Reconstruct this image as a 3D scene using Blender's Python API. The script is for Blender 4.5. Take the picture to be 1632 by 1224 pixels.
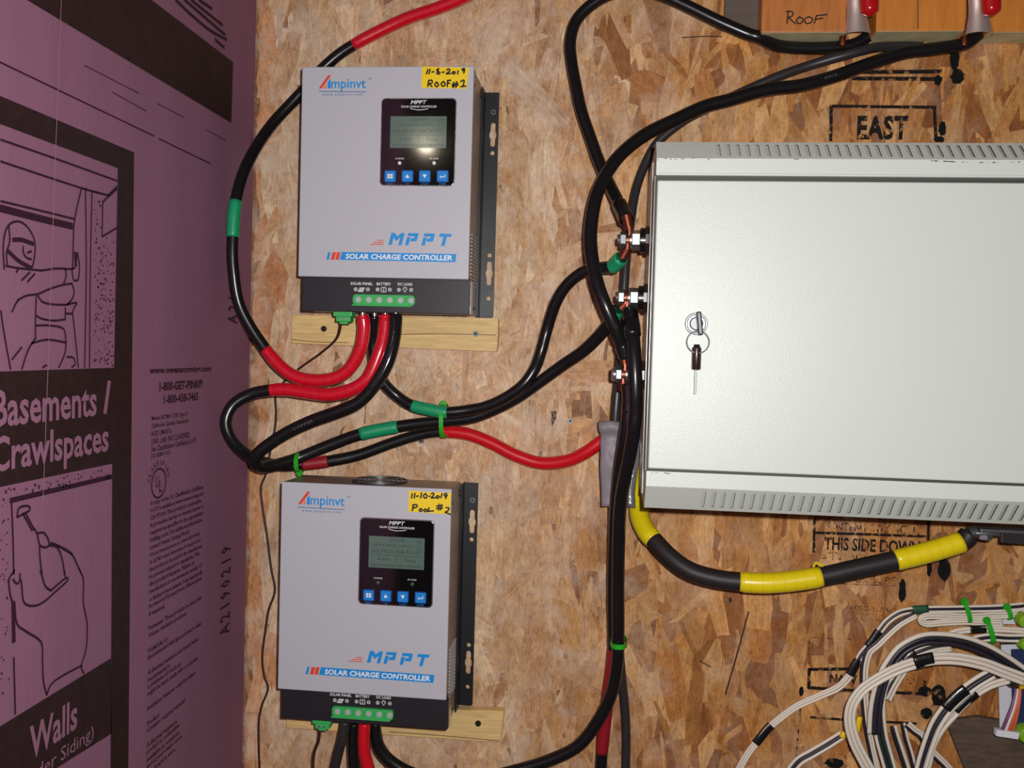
import bpy, bmesh, math, random
from mathutils import Vector, Matrix
random.seed(11)
for o in list(bpy.data.objects): bpy.data.objects.remove(o)
S = bpy.context.scene
COL = S.collection
# ------------------------------------------------------------------ camera
YAW, PITCH, ROLL, F = 0.10624283, 0.03403454, -0.02793529, 1450.0
CAM = Vector((0.0, -1.25, 1.5))
_fw = Vector((-math.sin(YAW)*math.cos(PITCH), math.cos(YAW)*math.cos(PITCH), -math.sin(PITCH)))
_rt = Vector((math.cos(YAW), math.sin(YAW), 0))
_dn = _fw.cross(_rt)
R2 = math.cos(ROLL)*_rt + math.sin(ROLL)*_dn
D2 = -math.sin(ROLL)*_rt + math.cos(ROLL)*_dn
cd = bpy.data.cameras.new('camera'); cam = bpy.data.objects.new('camera', cd); COL.objects.link(cam)
m = Matrix.Identity(4)
for i in range(3):
    m[i][0] = R2[i]; m[i][1] = -D2[i]; m[i][2] = -_fw[i]; m[i][3] = CAM[i]
cam.matrix_world = m
cd.sensor_width = 36.0; cd.lens = F/1632*36.0; cd.clip_start = 0.02
S.camera = cam
# ------------------------------------------------------------------ world, lights, exposure
S.view_settings.view_transform = 'Standard'; S.view_settings.look = 'None'
S.view_settings.gamma = 1.0; S.view_settings.exposure = 0.0
w = bpy.data.worlds.new('world'); S.world = w; w.use_nodes = True
w.node_tree.nodes['Background'].inputs[0].default_value = (1.0, 0.84, 0.74, 1)
w.node_tree.nodes['Background'].inputs[1].default_value = 0.035
def lamp(name, kind, loc, energy, color, size=0.1, target=None):
    l = bpy.data.lights.new(name, kind); l.energy = energy; l.color = color
    if kind == 'AREA': l.shape = 'DISK'; l.size = size
    else: l.shadow_soft_size = size
    o = bpy.data.objects.new(name, l); o.location = loc; COL.objects.link(o)
    if target is not None:
        o.rotation_euler = (Vector(target)-Vector(loc)).to_track_quat('-Z', 'Y').to_euler()
    return o
# the camera's own flash, just above and to the right of the lens
lamp('camera_flash', 'POINT', CAM + Vector((0.034, -0.005, 0.034)), 43.0, (1.0, 0.985, 0.965), 0.009)
# dim warm bulb of the room, above and behind
lamp('ceiling_bulb', 'POINT', (-0.60, -1.84, 2.15), 0.9, (1.0, 0.84, 0.62), 0.020)
# ------------------------------------------------------------------ pixel rays (calibration of the photograph)
def ray(px, py):
    return R2*((px-816)/F) + D2*((py-612)/F) + _fw
def P(px, py, Y=0.0):                       # point on the plane Y metres in front of the back wall
    d = ray(px, py); return CAM + d*((-Y-CAM.y)/d.y)
XF = -0.5085                                # face of the foam wall
def PX(px, py, off=0.0):                    # point on the foam wall
    d = ray(px, py); return CAM + d*((XF+off-CAM.x)/d.x)
# ------------------------------------------------------------------ materials
def lin(c):
    return tuple(((v/255)/12.92 if v/255 <= .04045 else ((v/255+.055)/1.055)**2.4) for v in c)
MATS = {}
def mat(name, rgb, rough=.5, metal=0., spec=.5, coat=0., noise=None, bump=None, emit=None, aniso=None, linear=False):
    M = bpy.data.materials.new(name); M.use_nodes = True; nt = M.node_tree
    b = nt.nodes['Principled BSDF']; c = rgb if linear else lin(rgb)
    b.inputs['Base Color'].default_value = (*c, 1); b.inputs['Roughness'].default_value = rough
    b.inputs['Metallic'].default_value = metal; b.inputs['Specular IOR Level'].default_value = spec
    b.inputs['Coat Weight'].default_value = coat; b.inputs['Coat Roughness'].default_value = .08
    if emit: b.inputs['Emission Color'].default_value = (*lin(rgb), 1); b.inputs['Emission Strength'].default_value = emit
    if noise or bump:
        tc = nt.nodes.new('ShaderNodeTexCoord')
    if noise:                               # (scale, amount, stretch xyz)
        sc, amt, st = noise
        mp = nt.nodes.new('ShaderNodeMapping'); mp.inputs['Scale'].default_value = st
        n = nt.nodes.new('ShaderNodeTexNoise'); n.inputs['Scale'].default_value = sc; n.inputs['Detail'].default_value = 4
        nt.links.new(tc.outputs['Object'], mp.inputs[0]); nt.links.new(mp.outputs[0], n.inputs['Vector'])
        cr = nt.nodes.new('ShaderNodeValToRGB'); cr.color_ramp.elements[0].position = .3; cr.color_ramp.elements[1].position = .7
        cr.color_ramp.elements[0].color = (*[v*(1-amt) for v in c], 1)
        cr.color_ramp.elements[1].color = (*[min(1, v*(1+amt)) for v in c], 1)
        nt.links.new(n.outputs['Fac'], cr.inputs[0]); nt.links.new(cr.outputs[0], b.inputs['Base Color'])
    if bump:                                # (scale, strength, stretch)
        sc, stg, st = bump
        mp = nt.nodes.new('ShaderNodeMapping'); mp.inputs['Scale'].default_value = st
        n = nt.nodes.new('ShaderNodeTexNoise'); n.inputs['Scale'].default_value = sc; n.inputs['Detail'].default_value = 3
        bp = nt.nodes.new('ShaderNodeBump'); bp.inputs['Strength'].default_value = stg; bp.inputs['Distance'].default_value = .001
        nt.links.new(tc.outputs['Object'], mp.inputs[0]); nt.links.new(mp.outputs[0], n.inputs['Vector'])
        nt.links.new(n.outputs['Fac'], bp.inputs['Height']); nt.links.new(bp.outputs[0], b.inputs['Normal'])
    MATS[name] = M; return M
def taped(name, rgb, rough, pitch, coat=0.5, dark=.75):     # wrapped tape: faint turns along the length (UV v in metres)
    M = mat(name, rgb, rough, coat=coat); nt = M.node_tree; b = nt.nodes['Principled BSDF']
    uv = nt.nodes.new('ShaderNodeUVMap'); wv = nt.nodes.new('ShaderNodeTexWave'); wv.bands_direction = 'Y'; wv.wave_profile = 'SAW'
    mp = nt.nodes.new('ShaderNodeMapping'); mp.inputs['Rotation'].default_value = (0, 0, 0)
    mp.inputs['Scale'].default_value = (0.0, 1/pitch*.314, 0); wv.inputs['Scale'].default_value = 1.0; wv.inputs['Distortion'].default_value = .15
    nt.links.new(uv.outputs[0], mp.inputs[0]); nt.links.new(mp.outputs[0], wv.inputs['Vector'])
    bp = nt.nodes.new('ShaderNodeBump'); bp.inputs['Strength'].default_value = .35; bp.inputs['Distance'].default_value = .0006
    nt.links.new(wv.outputs['Fac'], bp.inputs['Height']); nt.links.new(bp.outputs[0], b.inputs['Normal'])
    cr = nt.nodes.new('ShaderNodeValToRGB'); cr.color_ramp.elements[0].position = 0.0; cr.color_ramp.elements[1].position = .10
    c = lin(rgb); cr.color_ramp.elements[0].color = (*[v*dark for v in c], 1); cr.color_ramp.elements[1].color = (*c, 1)
    nt.links.new(wv.outputs['Fac'], cr.inputs[0]); nt.links.new(cr.outputs[0], b.inputs['Base Color'])
    return M
def ink(name, rgb, wear=.5, scale=120):
    M = mat(name, rgb, .7, spec=.2); nt = M.node_tree; b = nt.nodes['Principled BSDF']; out = nt.nodes['Material Output']
    tc = nt.nodes.new('ShaderNodeTexCoord'); n = nt.nodes.new('ShaderNodeTexNoise'); n.inputs['Scale'].default_value = scale
    n.inputs['Detail'].default_value = 5; n.inputs['Roughness'].default_value = .7
    cr = nt.nodes.new('ShaderNodeValToRGB'); cr.color_ramp.elements[0].position = wear-.05; cr.color_ramp.elements[1].position = wear+.05
    tr = nt.nodes.new('ShaderNodeBsdfTransparent'); mx = nt.nodes.new('ShaderNodeMixShader')
    nt.links.new(tc.outputs['Object'], n.inputs['Vector']); nt.links.new(n.outputs['Fac'], cr.inputs[0])
    nt.links.new(cr.outputs[0], mx.inputs[0]); nt.links.new(tr.outputs[0], mx.inputs[1]); nt.links.new(b.outputs[0], mx.inputs[2])
    nt.links.new(mx.outputs[0], out.inputs[0]); return M

mat('black_cable', (22, 20, 22), .27, spec=.5, bump=(120, .10, (1, 1, 1)))
mat('grey_cable', (48, 44, 46), .36)
taped('black_wrap', (22, 20, 24), .16, .011, coat=.9)
taped('red_wrap', (212, 16, 40), .26, .012, coat=.7, dark=.6)
mat('red_sleeve', (205, 14, 30), .3, coat=.3)
mat('dark_red_sleeve', (150, 22, 34), .45)
taped('green_tape', (18, 150, 100), .4, .016, coat=.2)
mat('dark_green_tape', (28, 78, 48), .5)
taped('yellow_tape', (232, 208, 18), .3, .013, coat=.5, dark=.8)
mat('heavy_cable', (38, 32, 34), .5, spec=.35)
mat('black_tape', (18, 17, 20), .3, coat=.5, bump=(90, .5, (1, 1, 1)))
mat('green_tie', (40, 165, 30), .35)
mat('steel', (190, 190, 194), .24, metal=.9)
mat('dull_steel', (128, 130, 132), .45, metal=.9)
mat('screw_steel', (115, 118, 120), .45, metal=.8)
mat('dark_screw', (38, 32, 30), .5, metal=.5)
mat('copper', (120, 60, 44), .42, metal=.8)
mat('tin_copper', (222, 204, 196), .36, metal=.75)
mat('black_plastic', (16, 14, 16), .3, coat=.4)
mat('brown_plastic', (48, 26, 26), .3, coat=.4)
mat('face_grey', (188, 187, 195), .42, bump=(900, .08, (1, 1, 1)))
mat('side_steel', (150, 140, 134), .38, metal=.45, noise=(18, .12, (1, 1, 3)))
mat('black_metal', (35, 32, 38), .42, bump=(900, .15, (1, 1, 1)))
mat('bracket_black', (28, 27, 32), .40, spec=.5)
mat('panel_black', (9, 8, 10), .07, coat=.6)
mat('lcd', (92, 112, 104), .12, spec=.6)
mat('lcd_ink', (52, 66, 62), .3)
mat('print_white', (235, 235, 238), .5)
mat('print_blue', (18, 142, 220), .45)
mat('print_blue_dark', (60, 105, 165), .45)
mat('print_red', (226, 70, 48), .45)
mat('print_pale_red', (240, 120, 90), .45)
mat('button_blue', (30, 135, 215), .3)
mat('button_rim', (20, 70, 150), .35)
mat('led', (225, 230, 230), .15, coat=.5)
mat('led_off', (62, 96, 84), .15, coat=.5)
mat('green_plastic', (62, 176, 92), .35)
mat('yellow_sticker', (246, 208, 22), .45)
mat('marker', (22, 14, 12), .6)
mat('cabinet_paint', (204, 209, 201), .34, bump=(1100, .22, (1, 1, 1)), coat=.1)
mat('cabinet_edge', (160, 162, 156), .35, metal=.4)
mat('gap_dark', (60, 62, 58), .6)
mat('duct_tape', (134, 126, 133), .5, spec=.4, bump=(30, .10, (1.5, 1, .3)))
mat('screw_bright', (196, 198, 198), .28, metal=.25)
mat('duct_tape_shiny', (190, 190, 196), .2, metal=.8, bump=(140, .9, (1, 1, .4)))
mat('pine', (222, 188, 128), .5, noise=(26, .16, (1, 1, 12)), spec=.3)
mat('fir_face', (205, 128, 52), .42, noise=(20, .12, (9, 1, 1)), coat=.1)
mat('fir_dots', (190, 118, 60), .42, noise=(20, .16, (9, 1, 1)), coat=.1)
mat('wood_under', (196, 186, 146), .7, noise=(40, .2, (1, 1, 10)))
mat('knot', (120, 80, 40), .6)
mat('grey_board', (96, 84, 74), .6, noise=(14, .15, (1, 1, 6)))
mat('weathered', (88, 72, 60), .75, noise=(20, .3, (2, 1, 8)))
mat('wire_white', (226, 214, 200), .42)
mat('wire_black', (38, 34, 46), .40)
mat('wire_green', (36, 52, 46), .4)
mat('wire_brown', (58, 34, 28), .5)
mat('wire_orange', (205, 96, 60), .4)
mat('wire_purple', (120, 70, 120), .4)
mat('yellow_plastic', (236, 196, 24), .35)
mat('white_plastic', (214, 216, 222), .4)
mat('lime_plastic', (128, 176, 30), .35)
mat('pcb', (40, 52, 90), .4)
mat('red_dip', (180, 14, 22), .18, coat=.8)
mat('foam', (138, 94, 117), .66, spec=.2, noise=(7, .045, (1, 3, .4)), bump=(150, .3, (1, 1, .35)))
mat('foam_ink', (44, 26, 28), .62, spec=.25, noise=(90, .22, (1, 1, 1)))
mat('foam_line', (52, 24, 38), .65, spec=.2)
mat('foam_text', (143, 98, 121), .62, spec=.25)
mat('foam_scuff_glare', (158, 118, 138), .7)
mat('cable_lettering', (92, 88, 90), .5)
ink('osb_ink', (26, 20, 18), .43, 110); ink('osb_ink_faint', (34, 24, 20), .54, 160)
ink('osb_black', (14, 13, 14), .36, 60)
ink('scuff', (70, 66, 64), .55, 220)
ink('cable_print', (150, 150, 150), .5, 300)
# ------------------------------------------------------------------ object helpers
ORG = {}
def prop(o, label=None, cat=None, group=None, kind=None):
    if label: o['label'] = label
    if cat: o['category'] = cat
    if group: o['group'] = group
    if kind: o['kind'] = kind
    return o
def thing(name, loc, label, cat, group=None):
    o = bpy.data.objects.new(name, None); o.empty_display_size = .02; COL.objects.link(o); o.location = loc
    ORG[o.name] = Vector(loc); return prop(o, label, cat, group)
def link_mesh(name, me, m, parent=None, label=None, org=None):
    o = bpy.data.objects.new(name, me); COL.objects.link(o)
    if m is not None: me.materials.append(MATS[m] if isinstance(m, str) else m)
    if parent is not None:
        og = ORG[parent.name]; o.parent = parent; ORG[o.name] = og
        me.transform(Matrix.Translation(-og))
    else:
        vs = [v.co for v in me.vertices]
        c = Vector((sum(v.x for v in vs)/len(vs), sum(v.y for v in vs)/len(vs), min(v.z for v in vs))) if org is None else Vector(org)
        me.transform(Matrix.Translation(-c)); o.location = c; ORG[o.name] = c
    if label: o['label'] = label
    return o
def child_of(parent):                       # parts of parts: same origin as the thing
    return parent
def pyd(name, vs, fs, m, parent=None, label=None, smooth=False):
    me = bpy.data.meshes.new(name); me.from_pydata([tuple(v) for v in vs], [], fs); me.update()
    if smooth: me.polygons.foreach_set('use_smooth', [True]*len(me.polygons))
    return link_mesh(name, me, m, parent, label)
def bmo(name, bm, m, parent=None, label=None, smooth=False):
    bmesh.ops.recalc_face_normals(bm, faces=bm.faces)
    me = bpy.data.meshes.new(name); bm.to_mesh(me); bm.free()
    if smooth:
        me.polygons.foreach_set('use_smooth', [True]*len(me.polygons))
        try: me.set_sharp_from_angle(angle=math.radians(40))
        except Exception: pass
    return link_mesh(name, me, m, parent, label)
def abox(bm, x0, x1, Y0, Y1, z0, z1, bev=0, seg=2):
    r = bmesh.ops.create_cube(bm, size=1)
    for v in r['verts']:
        v.co = Vector(((x0+x1)/2+v.co.x*(x1-x0), -(Y0+Y1)/2+v.co.y*(Y1-Y0), (z0+z1)/2+v.co.z*(z1-z0)))
    if bev:
        es = set(e for v in r['verts'] for e in v.link_edges)
        bmesh.ops.bevel(bm, geom=list(es), offset=bev, segments=seg, affect='EDGES', profile=.5)
def box(name, x0, x1, Y0, Y1, z0, z1, m, parent=None, bev=0, label=None, seg=2):
    bm = bmesh.new(); abox(bm, x0, x1, Y0, Y1, z0, z1, bev, seg); return bmo(name, bm, m, parent, label)
def cyl_bm(bm, a, b, r1, r2=None, n=20, bev=0):
    a = Vector(a); b = Vector(b); r2 = r1 if r2 is None else r2
    d = (b-a); q = d.to_track_quat('Z', 'Y').to_matrix().to_4x4()
    M = Matrix.Translation((a+b)/2) @ q
    r = bmesh.ops.create_cone(bm, cap_ends=True, segments=n, radius1=r1, radius2=r2, depth=d.length, matrix=M)
    if bev:
        es = [e for e in set(e for v in r['verts'] for e in v.link_edges) if any(len(f.verts) > 4 for f in e.link_faces)]
        bmesh.ops.bevel(bm, geom=es, offset=bev, segments=2, affect='EDGES', profile=.5)
def cyl(name, a, b, r1, m, parent=None, r2=None, n=20, bev=0, label=None, smooth=True):
    bm = bmesh.new(); cyl_bm(bm, a, b, r1, r2, n, bev); return bmo(name, bm, m, parent, label, smooth)
def spline(pts, per=12):
    p = [Vector(q) for q in pts]; p = [p[0]*2-p[1]]+p+[p[-1]*2-p[-2]]; out = []; T = []
    for i in range(1, len(p)-2):
        for k in range(per):
            t = k/per; a, b, c, d = p[i-1:i+3]
            out.append(.5*((2*b)+(-a+c)*t+(2*a-5*b+4*c-d)*t*t+(-a+3*b-3*c+d)*t**3)); T.append(i-1+t)
    out.append(p[-2]); T.append(len(p)-3); return out, T
def tube_mesh(name, path, rad, n=14, closed=False):
    L = len(path); fr = []; t0 = (path[1]-path[0]).normalized()
    u = t0.orthogonal().normalized(); vs = []; ln = 0; lens = []
    for i in range(L):
        if closed: t = (path[(i+1) % L]-path[i-1]).normalized()
        else: t = (path[min(i+1, L-1)]-path[max(i-1, 0)]).normalized()
        u = (u-t*u.dot(t)).normalized(); v = t.cross(u)
        r = rad(i/(L-1)) if callable(rad) else rad
        if i: ln += (path[i]-path[i-1]).length
        lens.append(ln)
        for k in range(n):
            a = 2*math.pi*k/n; vs.append(path[i]+(u*math.cos(a)+v*math.sin(a))*r)
    fs = []; uv = []
    for i in range(L if closed else L-1):
        j = (i+1) % L
        for k in range(n):
            k2 = (k+1) % n; fs.append((i*n+k, i*n+k2, j*n+k2, j*n+k))
            l1 = lens[i]; l2 = lens[j] if j else ln+.001
            uv += [(k/n, l1), ((k+1)/n, l1), ((k+1)/n, l2), (k/n, l2)]
    if not closed:
        fs.append(tuple(range(n-1, -1, -1))); fs.append(tuple((L-1)*n+k for k in range(n))); uv += [(0, 0)]*n+[(0, ln)]*n
    me = bpy.data.meshes.new(name); me.from_pydata([tuple(v) for v in vs], [], fs); me.update()
    l = me.uv_layers.new(name='UVMap'); l.data.foreach_set('uv', [c for p_ in uv for c in p_])
    me.polygons.foreach_set('use_smooth', [True]*len(me.polygons))
    return me
def tube(name, pts, r, m, parent=None, per=10, n=14, label=None, raw=False, closed=False):
    path = [Vector(p) for p in pts] if raw else spline(pts, per)[0]
    return link_mesh(name, tube_mesh(name, path, r, n, closed), m, parent, label)
def cable(label, cat, pts, r, m='black_cable', sections=(), name='power_cable', group=None, jacket='jacket', per=12, n=16):
    """pts: (px, py, Y); sections: (t0, t1, part name, material, extra radius, label)"""
    W = [P(*p) for p in pts]; path, T = spline(W, per)
    base = Vector((sum(v.x for v in path)/len(path), sum(v.y for v in path)/len(path), min(v.z for v in path)))
    t = thing(name, base, label, cat, group)
    link_mesh(jacket, tube_mesh(jacket, path, r, n), m, t)
    for (a, b, nm, mt, dr, lb) in sections:
        sub = [q for q, tt in zip(path, T) if a-1e-6 <= tt <= b+1e-6]
        def rr(s, dr=dr): return r+dr*(1 if .04 < s < .96 else .3)
        link_mesh(nm, tube_mesh(nm, sub, rr, n), mt, t, lb)
    return t
def ribbon_mesh(polys, w, nrm, off=0.0):
    vs = []; fs = []
    for pl in polys:
        ww = w
        if isinstance(pl, tuple): pl, ww = pl
        pl = [Vector(p) for p in pl]
        # round joints by resampling
        if len(pl) > 2: pl = spline(pl, 4)[0]
        b0 = len(vs)
        for i, p in enumerate(pl):
            d = (pl[min(i+1, len(pl)-1)]-pl[max(i-1, 0)])
            s = d.cross(nrm).normalized()*ww/2
            e = d.normalized()*ww*.25*(-1 if i == 0 else (1 if i == len(pl)-1 else 0))
            vs += [p+s+e+nrm*off, p-s+e+nrm*off]
        for i in range(len(pl)-1):
            fs.append((b0+2*i, b0+2*i+1, b0+2*i+3, b0+2*i+2))
    return vs, fs
NW = Vector((0, -1, 0)); NF = Vector((1, 0, 0))
def strokes(name, polys, w, m, parent, nrm, off, label=None):
    vs, fs = ribbon_mesh(polys, w, nrm, off); return pyd(name, vs, fs, m, parent, label)
_tc = {}
def text_mesh(body, shear=0, bold=0, space=1, align='LEFT', res=2):
    c = bpy.data.curves.new('t', 'FONT'); c.body = body; c.size = 1; c.shear = shear; c.offset = bold
    c.space_character = space; c.align_x = align; c.resolution_u = res; c.fill_mode = 'FRONT'
    o = bpy.data.objects.new('t', c); COL.objects.link(o)
    dg = bpy.context.evaluated_depsgraph_get(); me = bpy.data.meshes.new_from_object(o.evaluated_get(dg))
    bpy.data.objects.remove(o); bpy.data.curves.remove(c); return me
def text(name, body, cen, U, V, w, h, m, parent, off=.0004, label=None, **k):
    """glyph bounds fitted to w x h around cen on the plane U, V"""
    me = text_mesh(body, **k); xs = [v.co.x for v in me.vertices]; ys = [v.co.y for v in me.vertices]
    x0, x1, y0, y1 = min(xs), max(xs), min(ys), max(ys); N = U.cross(V).normalized()
    for v in me.vertices:
        a = ((v.co.x-x0)/(x1-x0)-.5)*w; b = ((v.co.y-y0)/(y1-y0)-.5)*(h if h else w*(y1-y0)/(x1-x0))
        v.co = Vector(cen)+U*a+V*b+N*off
    me.materials.clear()
    return link_mesh(name, me, m, parent, label)
UX, UZ = Vector((1, 0, 0)), Vector((0, 0, 1))
UF = Vector((0, 1, 0))                      # to the right along the foam wall (towards the corner)
def wtext(body, x0, y0, x1, y1, m, parent, Y=.0018, name='stamp_print', **k):
    cx, cy = (x0+x1)/2, (y0+y1)/2; w = P(x1, cy, Y).x-P(x0, cy, Y).x; h = P(cx, y0, Y).z-P(cx, y1, Y).z
    return text(name, body, P(cx, cy, Y), UX, UZ, w, h, m, parent, off=0, **k)
def poly(name, pts, m, parent, label=None):
    return pyd(name, pts, [tuple(range(len(pts)))], m, parent, label)
def rrect(bm_or_none, cx, cz, w, h, r, Y0, Y1, n=5):
    bm = bmesh.new(); pts = []
    for (sx, sz, a0) in ((1, 1, 0), (-1, 1, 90), (-1, -1, 180), (1, -1, 270)):
        for k in range(n+1):
            a = math.radians(a0+90*k/n); pts.append((cx+sx*(w/2-r)+r*math.cos(a), cz+sz*(h/2-r)+r*math.sin(a)))
    f = [bm.verts.new((x, -Y1, z)) for x, z in pts]; b = [bm.verts.new((x, -Y0, z)) for x, z in pts]
    bm.faces.new(f); bm.faces.new(b[::-1])
    for i in range(len(pts)):
        j = (i+1) % len(pts); bm.faces.new((f[i], b[i], b[j], f[j]))
    return bm
# ================================================================== STRUCTURE
wall = box('wall_back', -.62, 1.7, -.016, 0, .3, 2.7, None); wall['kind'] = 'structure'
# shader of the board itself
OSB = bpy.data.materials.new('osb'); OSB.use_nodes = True; nt = OSB.node_tree; b = nt.nodes['Principled BSDF']
b.inputs['Roughness'].default_value = .6; b.inputs['Specular IOR Level'].default_value = .25
uv = nt.nodes.new('ShaderNodeUVMap'); at_ = nt.nodes.new('ShaderNodeAttribute'); at_.attribute_name = 'tone'
def nz(scale, sx, sy, det=5, rough=.6):
    mp = nt.nodes.new('ShaderNodeMapping'); mp.inputs['Scale'].default_value = (sx, sy, 1)
    n = nt.nodes.new('ShaderNodeTexNoise'); n.inputs['Scale'].default_value = scale; n.inputs['Detail'].default_value = det
    n.inputs['Roughness'].default_value = rough
    nt.links.new(uv.outputs[0], mp.inputs[0]); nt.links.new(mp.outputs[0], n.inputs['Vector']); return n
def ramp(src, p0, c0, p1, c1):
    r = nt.nodes.new('ShaderNodeValToRGB'); r.color_ramp.elements[0].position = p0; r.color_ramp.elements[0].color = (*c0, 1)
    r.color_ramp.elements[1].position = p1; r.color_ramp.elements[1].color = (*c1, 1); nt.links.new(src, r.inputs[0]); return r
def mul(a, b_, fac=1.0, mode='MULTIPLY'):
    x = nt.nodes.new('ShaderNodeMix'); x.data_type = 'RGBA'; x.blend_type = mode; x.inputs[0].default_value = fac
    nt.links.new(a, x.inputs[6]); nt.links.new(b_, x.inputs[7]); return x.outputs[2]
def oz(scale, sx, sz, det=6, rough=.7):
    mp = nt.nodes.new('ShaderNodeMapping'); mp.inputs['Scale'].default_value = (sx, 1, sz)
    n = nt.nodes.new('ShaderNodeTexNoise'); n.inputs['Scale'].default_value = scale; n.inputs['Detail'].default_value = det; n.inputs['Roughness'].default_value = rough
    nt.links.new(tcw.outputs['Object'], mp.inputs[0]); nt.links.new(mp.outputs[0], n.inputs['Vector']); return n
tcw = nt.nodes.new('ShaderNodeTexCoord')
g1 = nz(1, 620, 12); g2 = nz(1, 120, 60, 6, .7); g3 = nz(1, 420, 260, 6, .75)
c = mul(at_.outputs['Color'], ramp(g1.outputs[0], .3, (.78, .73, .68), .65, (1.08, 1.08, 1.08)).outputs[0])
c = mul(c, ramp(g2.outputs[0], .30, (.70, .62, .58), .60, (1.08, 1.08, 1.08)).outputs[0], .85)
c = mul(c, ramp(g3.outputs[0], .35, (.36, .26, .22), .45, (1, 1, 1)).outputs[0], .6)
o1 = oz(46, 1.6, .8); o2 = oz(210, 1.5, .5, 4, .65); o3 = oz(9, 1, 1, 4, .6)
c = mul(c, ramp(o1.outputs[0], .32, (.80, .73, .66), .60, (1.10, 1.10, 1.10)).outputs[0], .9)
c = mul(c, ramp(o2.outputs[0], .36, (.55, .46, .40), .46, (1, 1, 1)).outputs[0], .5)
c = mul(c, ramp(o3.outputs[0], .35, (.88, .83, .78), .65, (1.07, 1.07, 1.07)).outputs[0])
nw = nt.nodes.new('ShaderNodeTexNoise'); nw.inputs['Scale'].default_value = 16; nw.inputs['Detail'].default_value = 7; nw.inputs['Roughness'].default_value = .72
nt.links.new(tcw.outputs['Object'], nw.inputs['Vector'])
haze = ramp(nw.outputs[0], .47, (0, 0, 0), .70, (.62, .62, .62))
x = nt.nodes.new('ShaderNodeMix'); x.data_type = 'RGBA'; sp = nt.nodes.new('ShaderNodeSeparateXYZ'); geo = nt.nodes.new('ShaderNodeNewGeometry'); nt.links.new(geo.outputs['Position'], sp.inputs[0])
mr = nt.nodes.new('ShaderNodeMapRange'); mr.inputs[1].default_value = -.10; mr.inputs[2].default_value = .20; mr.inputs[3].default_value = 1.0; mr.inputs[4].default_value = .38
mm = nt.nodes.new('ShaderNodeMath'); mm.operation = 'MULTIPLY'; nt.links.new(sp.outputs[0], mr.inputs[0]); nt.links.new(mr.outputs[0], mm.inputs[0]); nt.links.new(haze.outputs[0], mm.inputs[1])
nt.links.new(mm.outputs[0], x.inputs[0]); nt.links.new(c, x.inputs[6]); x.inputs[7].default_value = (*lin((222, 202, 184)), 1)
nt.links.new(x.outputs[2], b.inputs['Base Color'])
bp = nt.nodes.new('ShaderNodeBump'); bp.inputs['Strength'].default_value = .5; bp.inputs['Distance'].default_value = .0006
nt.links.new(g2.outputs[0], bp.inputs['Height']); nt.links.new(bp.outputs[0], b.inputs['Normal'])
MATS['osb'] = OSB
def osb_attr(me, tones, uvs):
    a = me.color_attributes.new('tone', 'FLOAT_COLOR', 'CORNER'); a.data.foreach_set('color', [q for t in tones for q in (*t, 1)])
    l = me.uv_layers.new(name='UVMap'); l.data.foreach_set('uv', [q for t in uvs for q in t])
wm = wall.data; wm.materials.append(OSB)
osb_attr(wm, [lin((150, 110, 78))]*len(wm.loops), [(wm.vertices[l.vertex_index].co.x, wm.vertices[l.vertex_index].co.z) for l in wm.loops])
PALE = [(226, 197, 166), (218, 186, 152), (230, 204, 174), (212, 178, 145), (222, 188, 150), (216, 188, 162), (206, 168, 134)]
ORAN = [(200, 146, 86), (184, 126, 68), (210, 158, 98), (166, 108, 58), (192, 134, 74), (216, 168, 110), (156, 100, 54), (202, 146, 80)]
def strands():
    rnd = random.Random(5); vs = []; fs = []; tones = []; uvs = []
    N = 6200
    for i in range(N):
        cx = rnd.uniform(-.50, .92); cz = rnd.uniform(.80, 2.14)
        ang = rnd.gauss(0, .20) if rnd.random() < .75 else rnd.gauss(0, .7)
        L = rnd.uniform(.045, .14); Wd = rnd.choice((.008, .014, .022, .03, .038))*rnd.uniform(.7, 1.2)
        dx, dz = math.sin(ang), math.cos(ang); sx, sz = dz, -dx
        Y = .0001+.0011*i/N+rnd.uniform(0, .0001)
        pts = [(-L/2*rnd.uniform(.8, 1.1), -Wd/2*rnd.uniform(.1, .9)), (-L/2*rnd.uniform(.8, 1.0), Wd/2*rnd.uniform(.5, 1)), (-L*.15, Wd/2*rnd.uniform(.85, 1.1)), (L*.2, Wd/2*rnd.uniform(.8, 1.05)),
               (L/2*rnd.uniform(.75, 1.1), Wd/2*rnd.uniform(.05, .8)), (L/2*rnd.uniform(.8, 1.05), -Wd/2*rnd.uniform(.1, .8)), (L*.1, -Wd/2*rnd.uniform(.85, 1.1))]
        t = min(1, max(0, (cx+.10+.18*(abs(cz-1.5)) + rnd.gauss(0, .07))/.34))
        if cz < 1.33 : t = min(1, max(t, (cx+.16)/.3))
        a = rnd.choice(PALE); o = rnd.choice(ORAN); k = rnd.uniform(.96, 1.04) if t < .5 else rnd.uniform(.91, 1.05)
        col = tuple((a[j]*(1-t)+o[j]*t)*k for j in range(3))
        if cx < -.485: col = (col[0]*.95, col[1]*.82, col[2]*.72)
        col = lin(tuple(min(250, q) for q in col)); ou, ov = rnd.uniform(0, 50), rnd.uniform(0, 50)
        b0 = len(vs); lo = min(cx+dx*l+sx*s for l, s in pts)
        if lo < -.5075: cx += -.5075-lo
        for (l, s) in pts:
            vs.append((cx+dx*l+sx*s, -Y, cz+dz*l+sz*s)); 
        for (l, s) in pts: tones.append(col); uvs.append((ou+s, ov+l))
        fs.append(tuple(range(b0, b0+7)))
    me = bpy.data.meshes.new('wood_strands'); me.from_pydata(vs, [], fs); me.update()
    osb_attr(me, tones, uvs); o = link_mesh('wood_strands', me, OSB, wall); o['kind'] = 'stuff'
strands()
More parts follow.
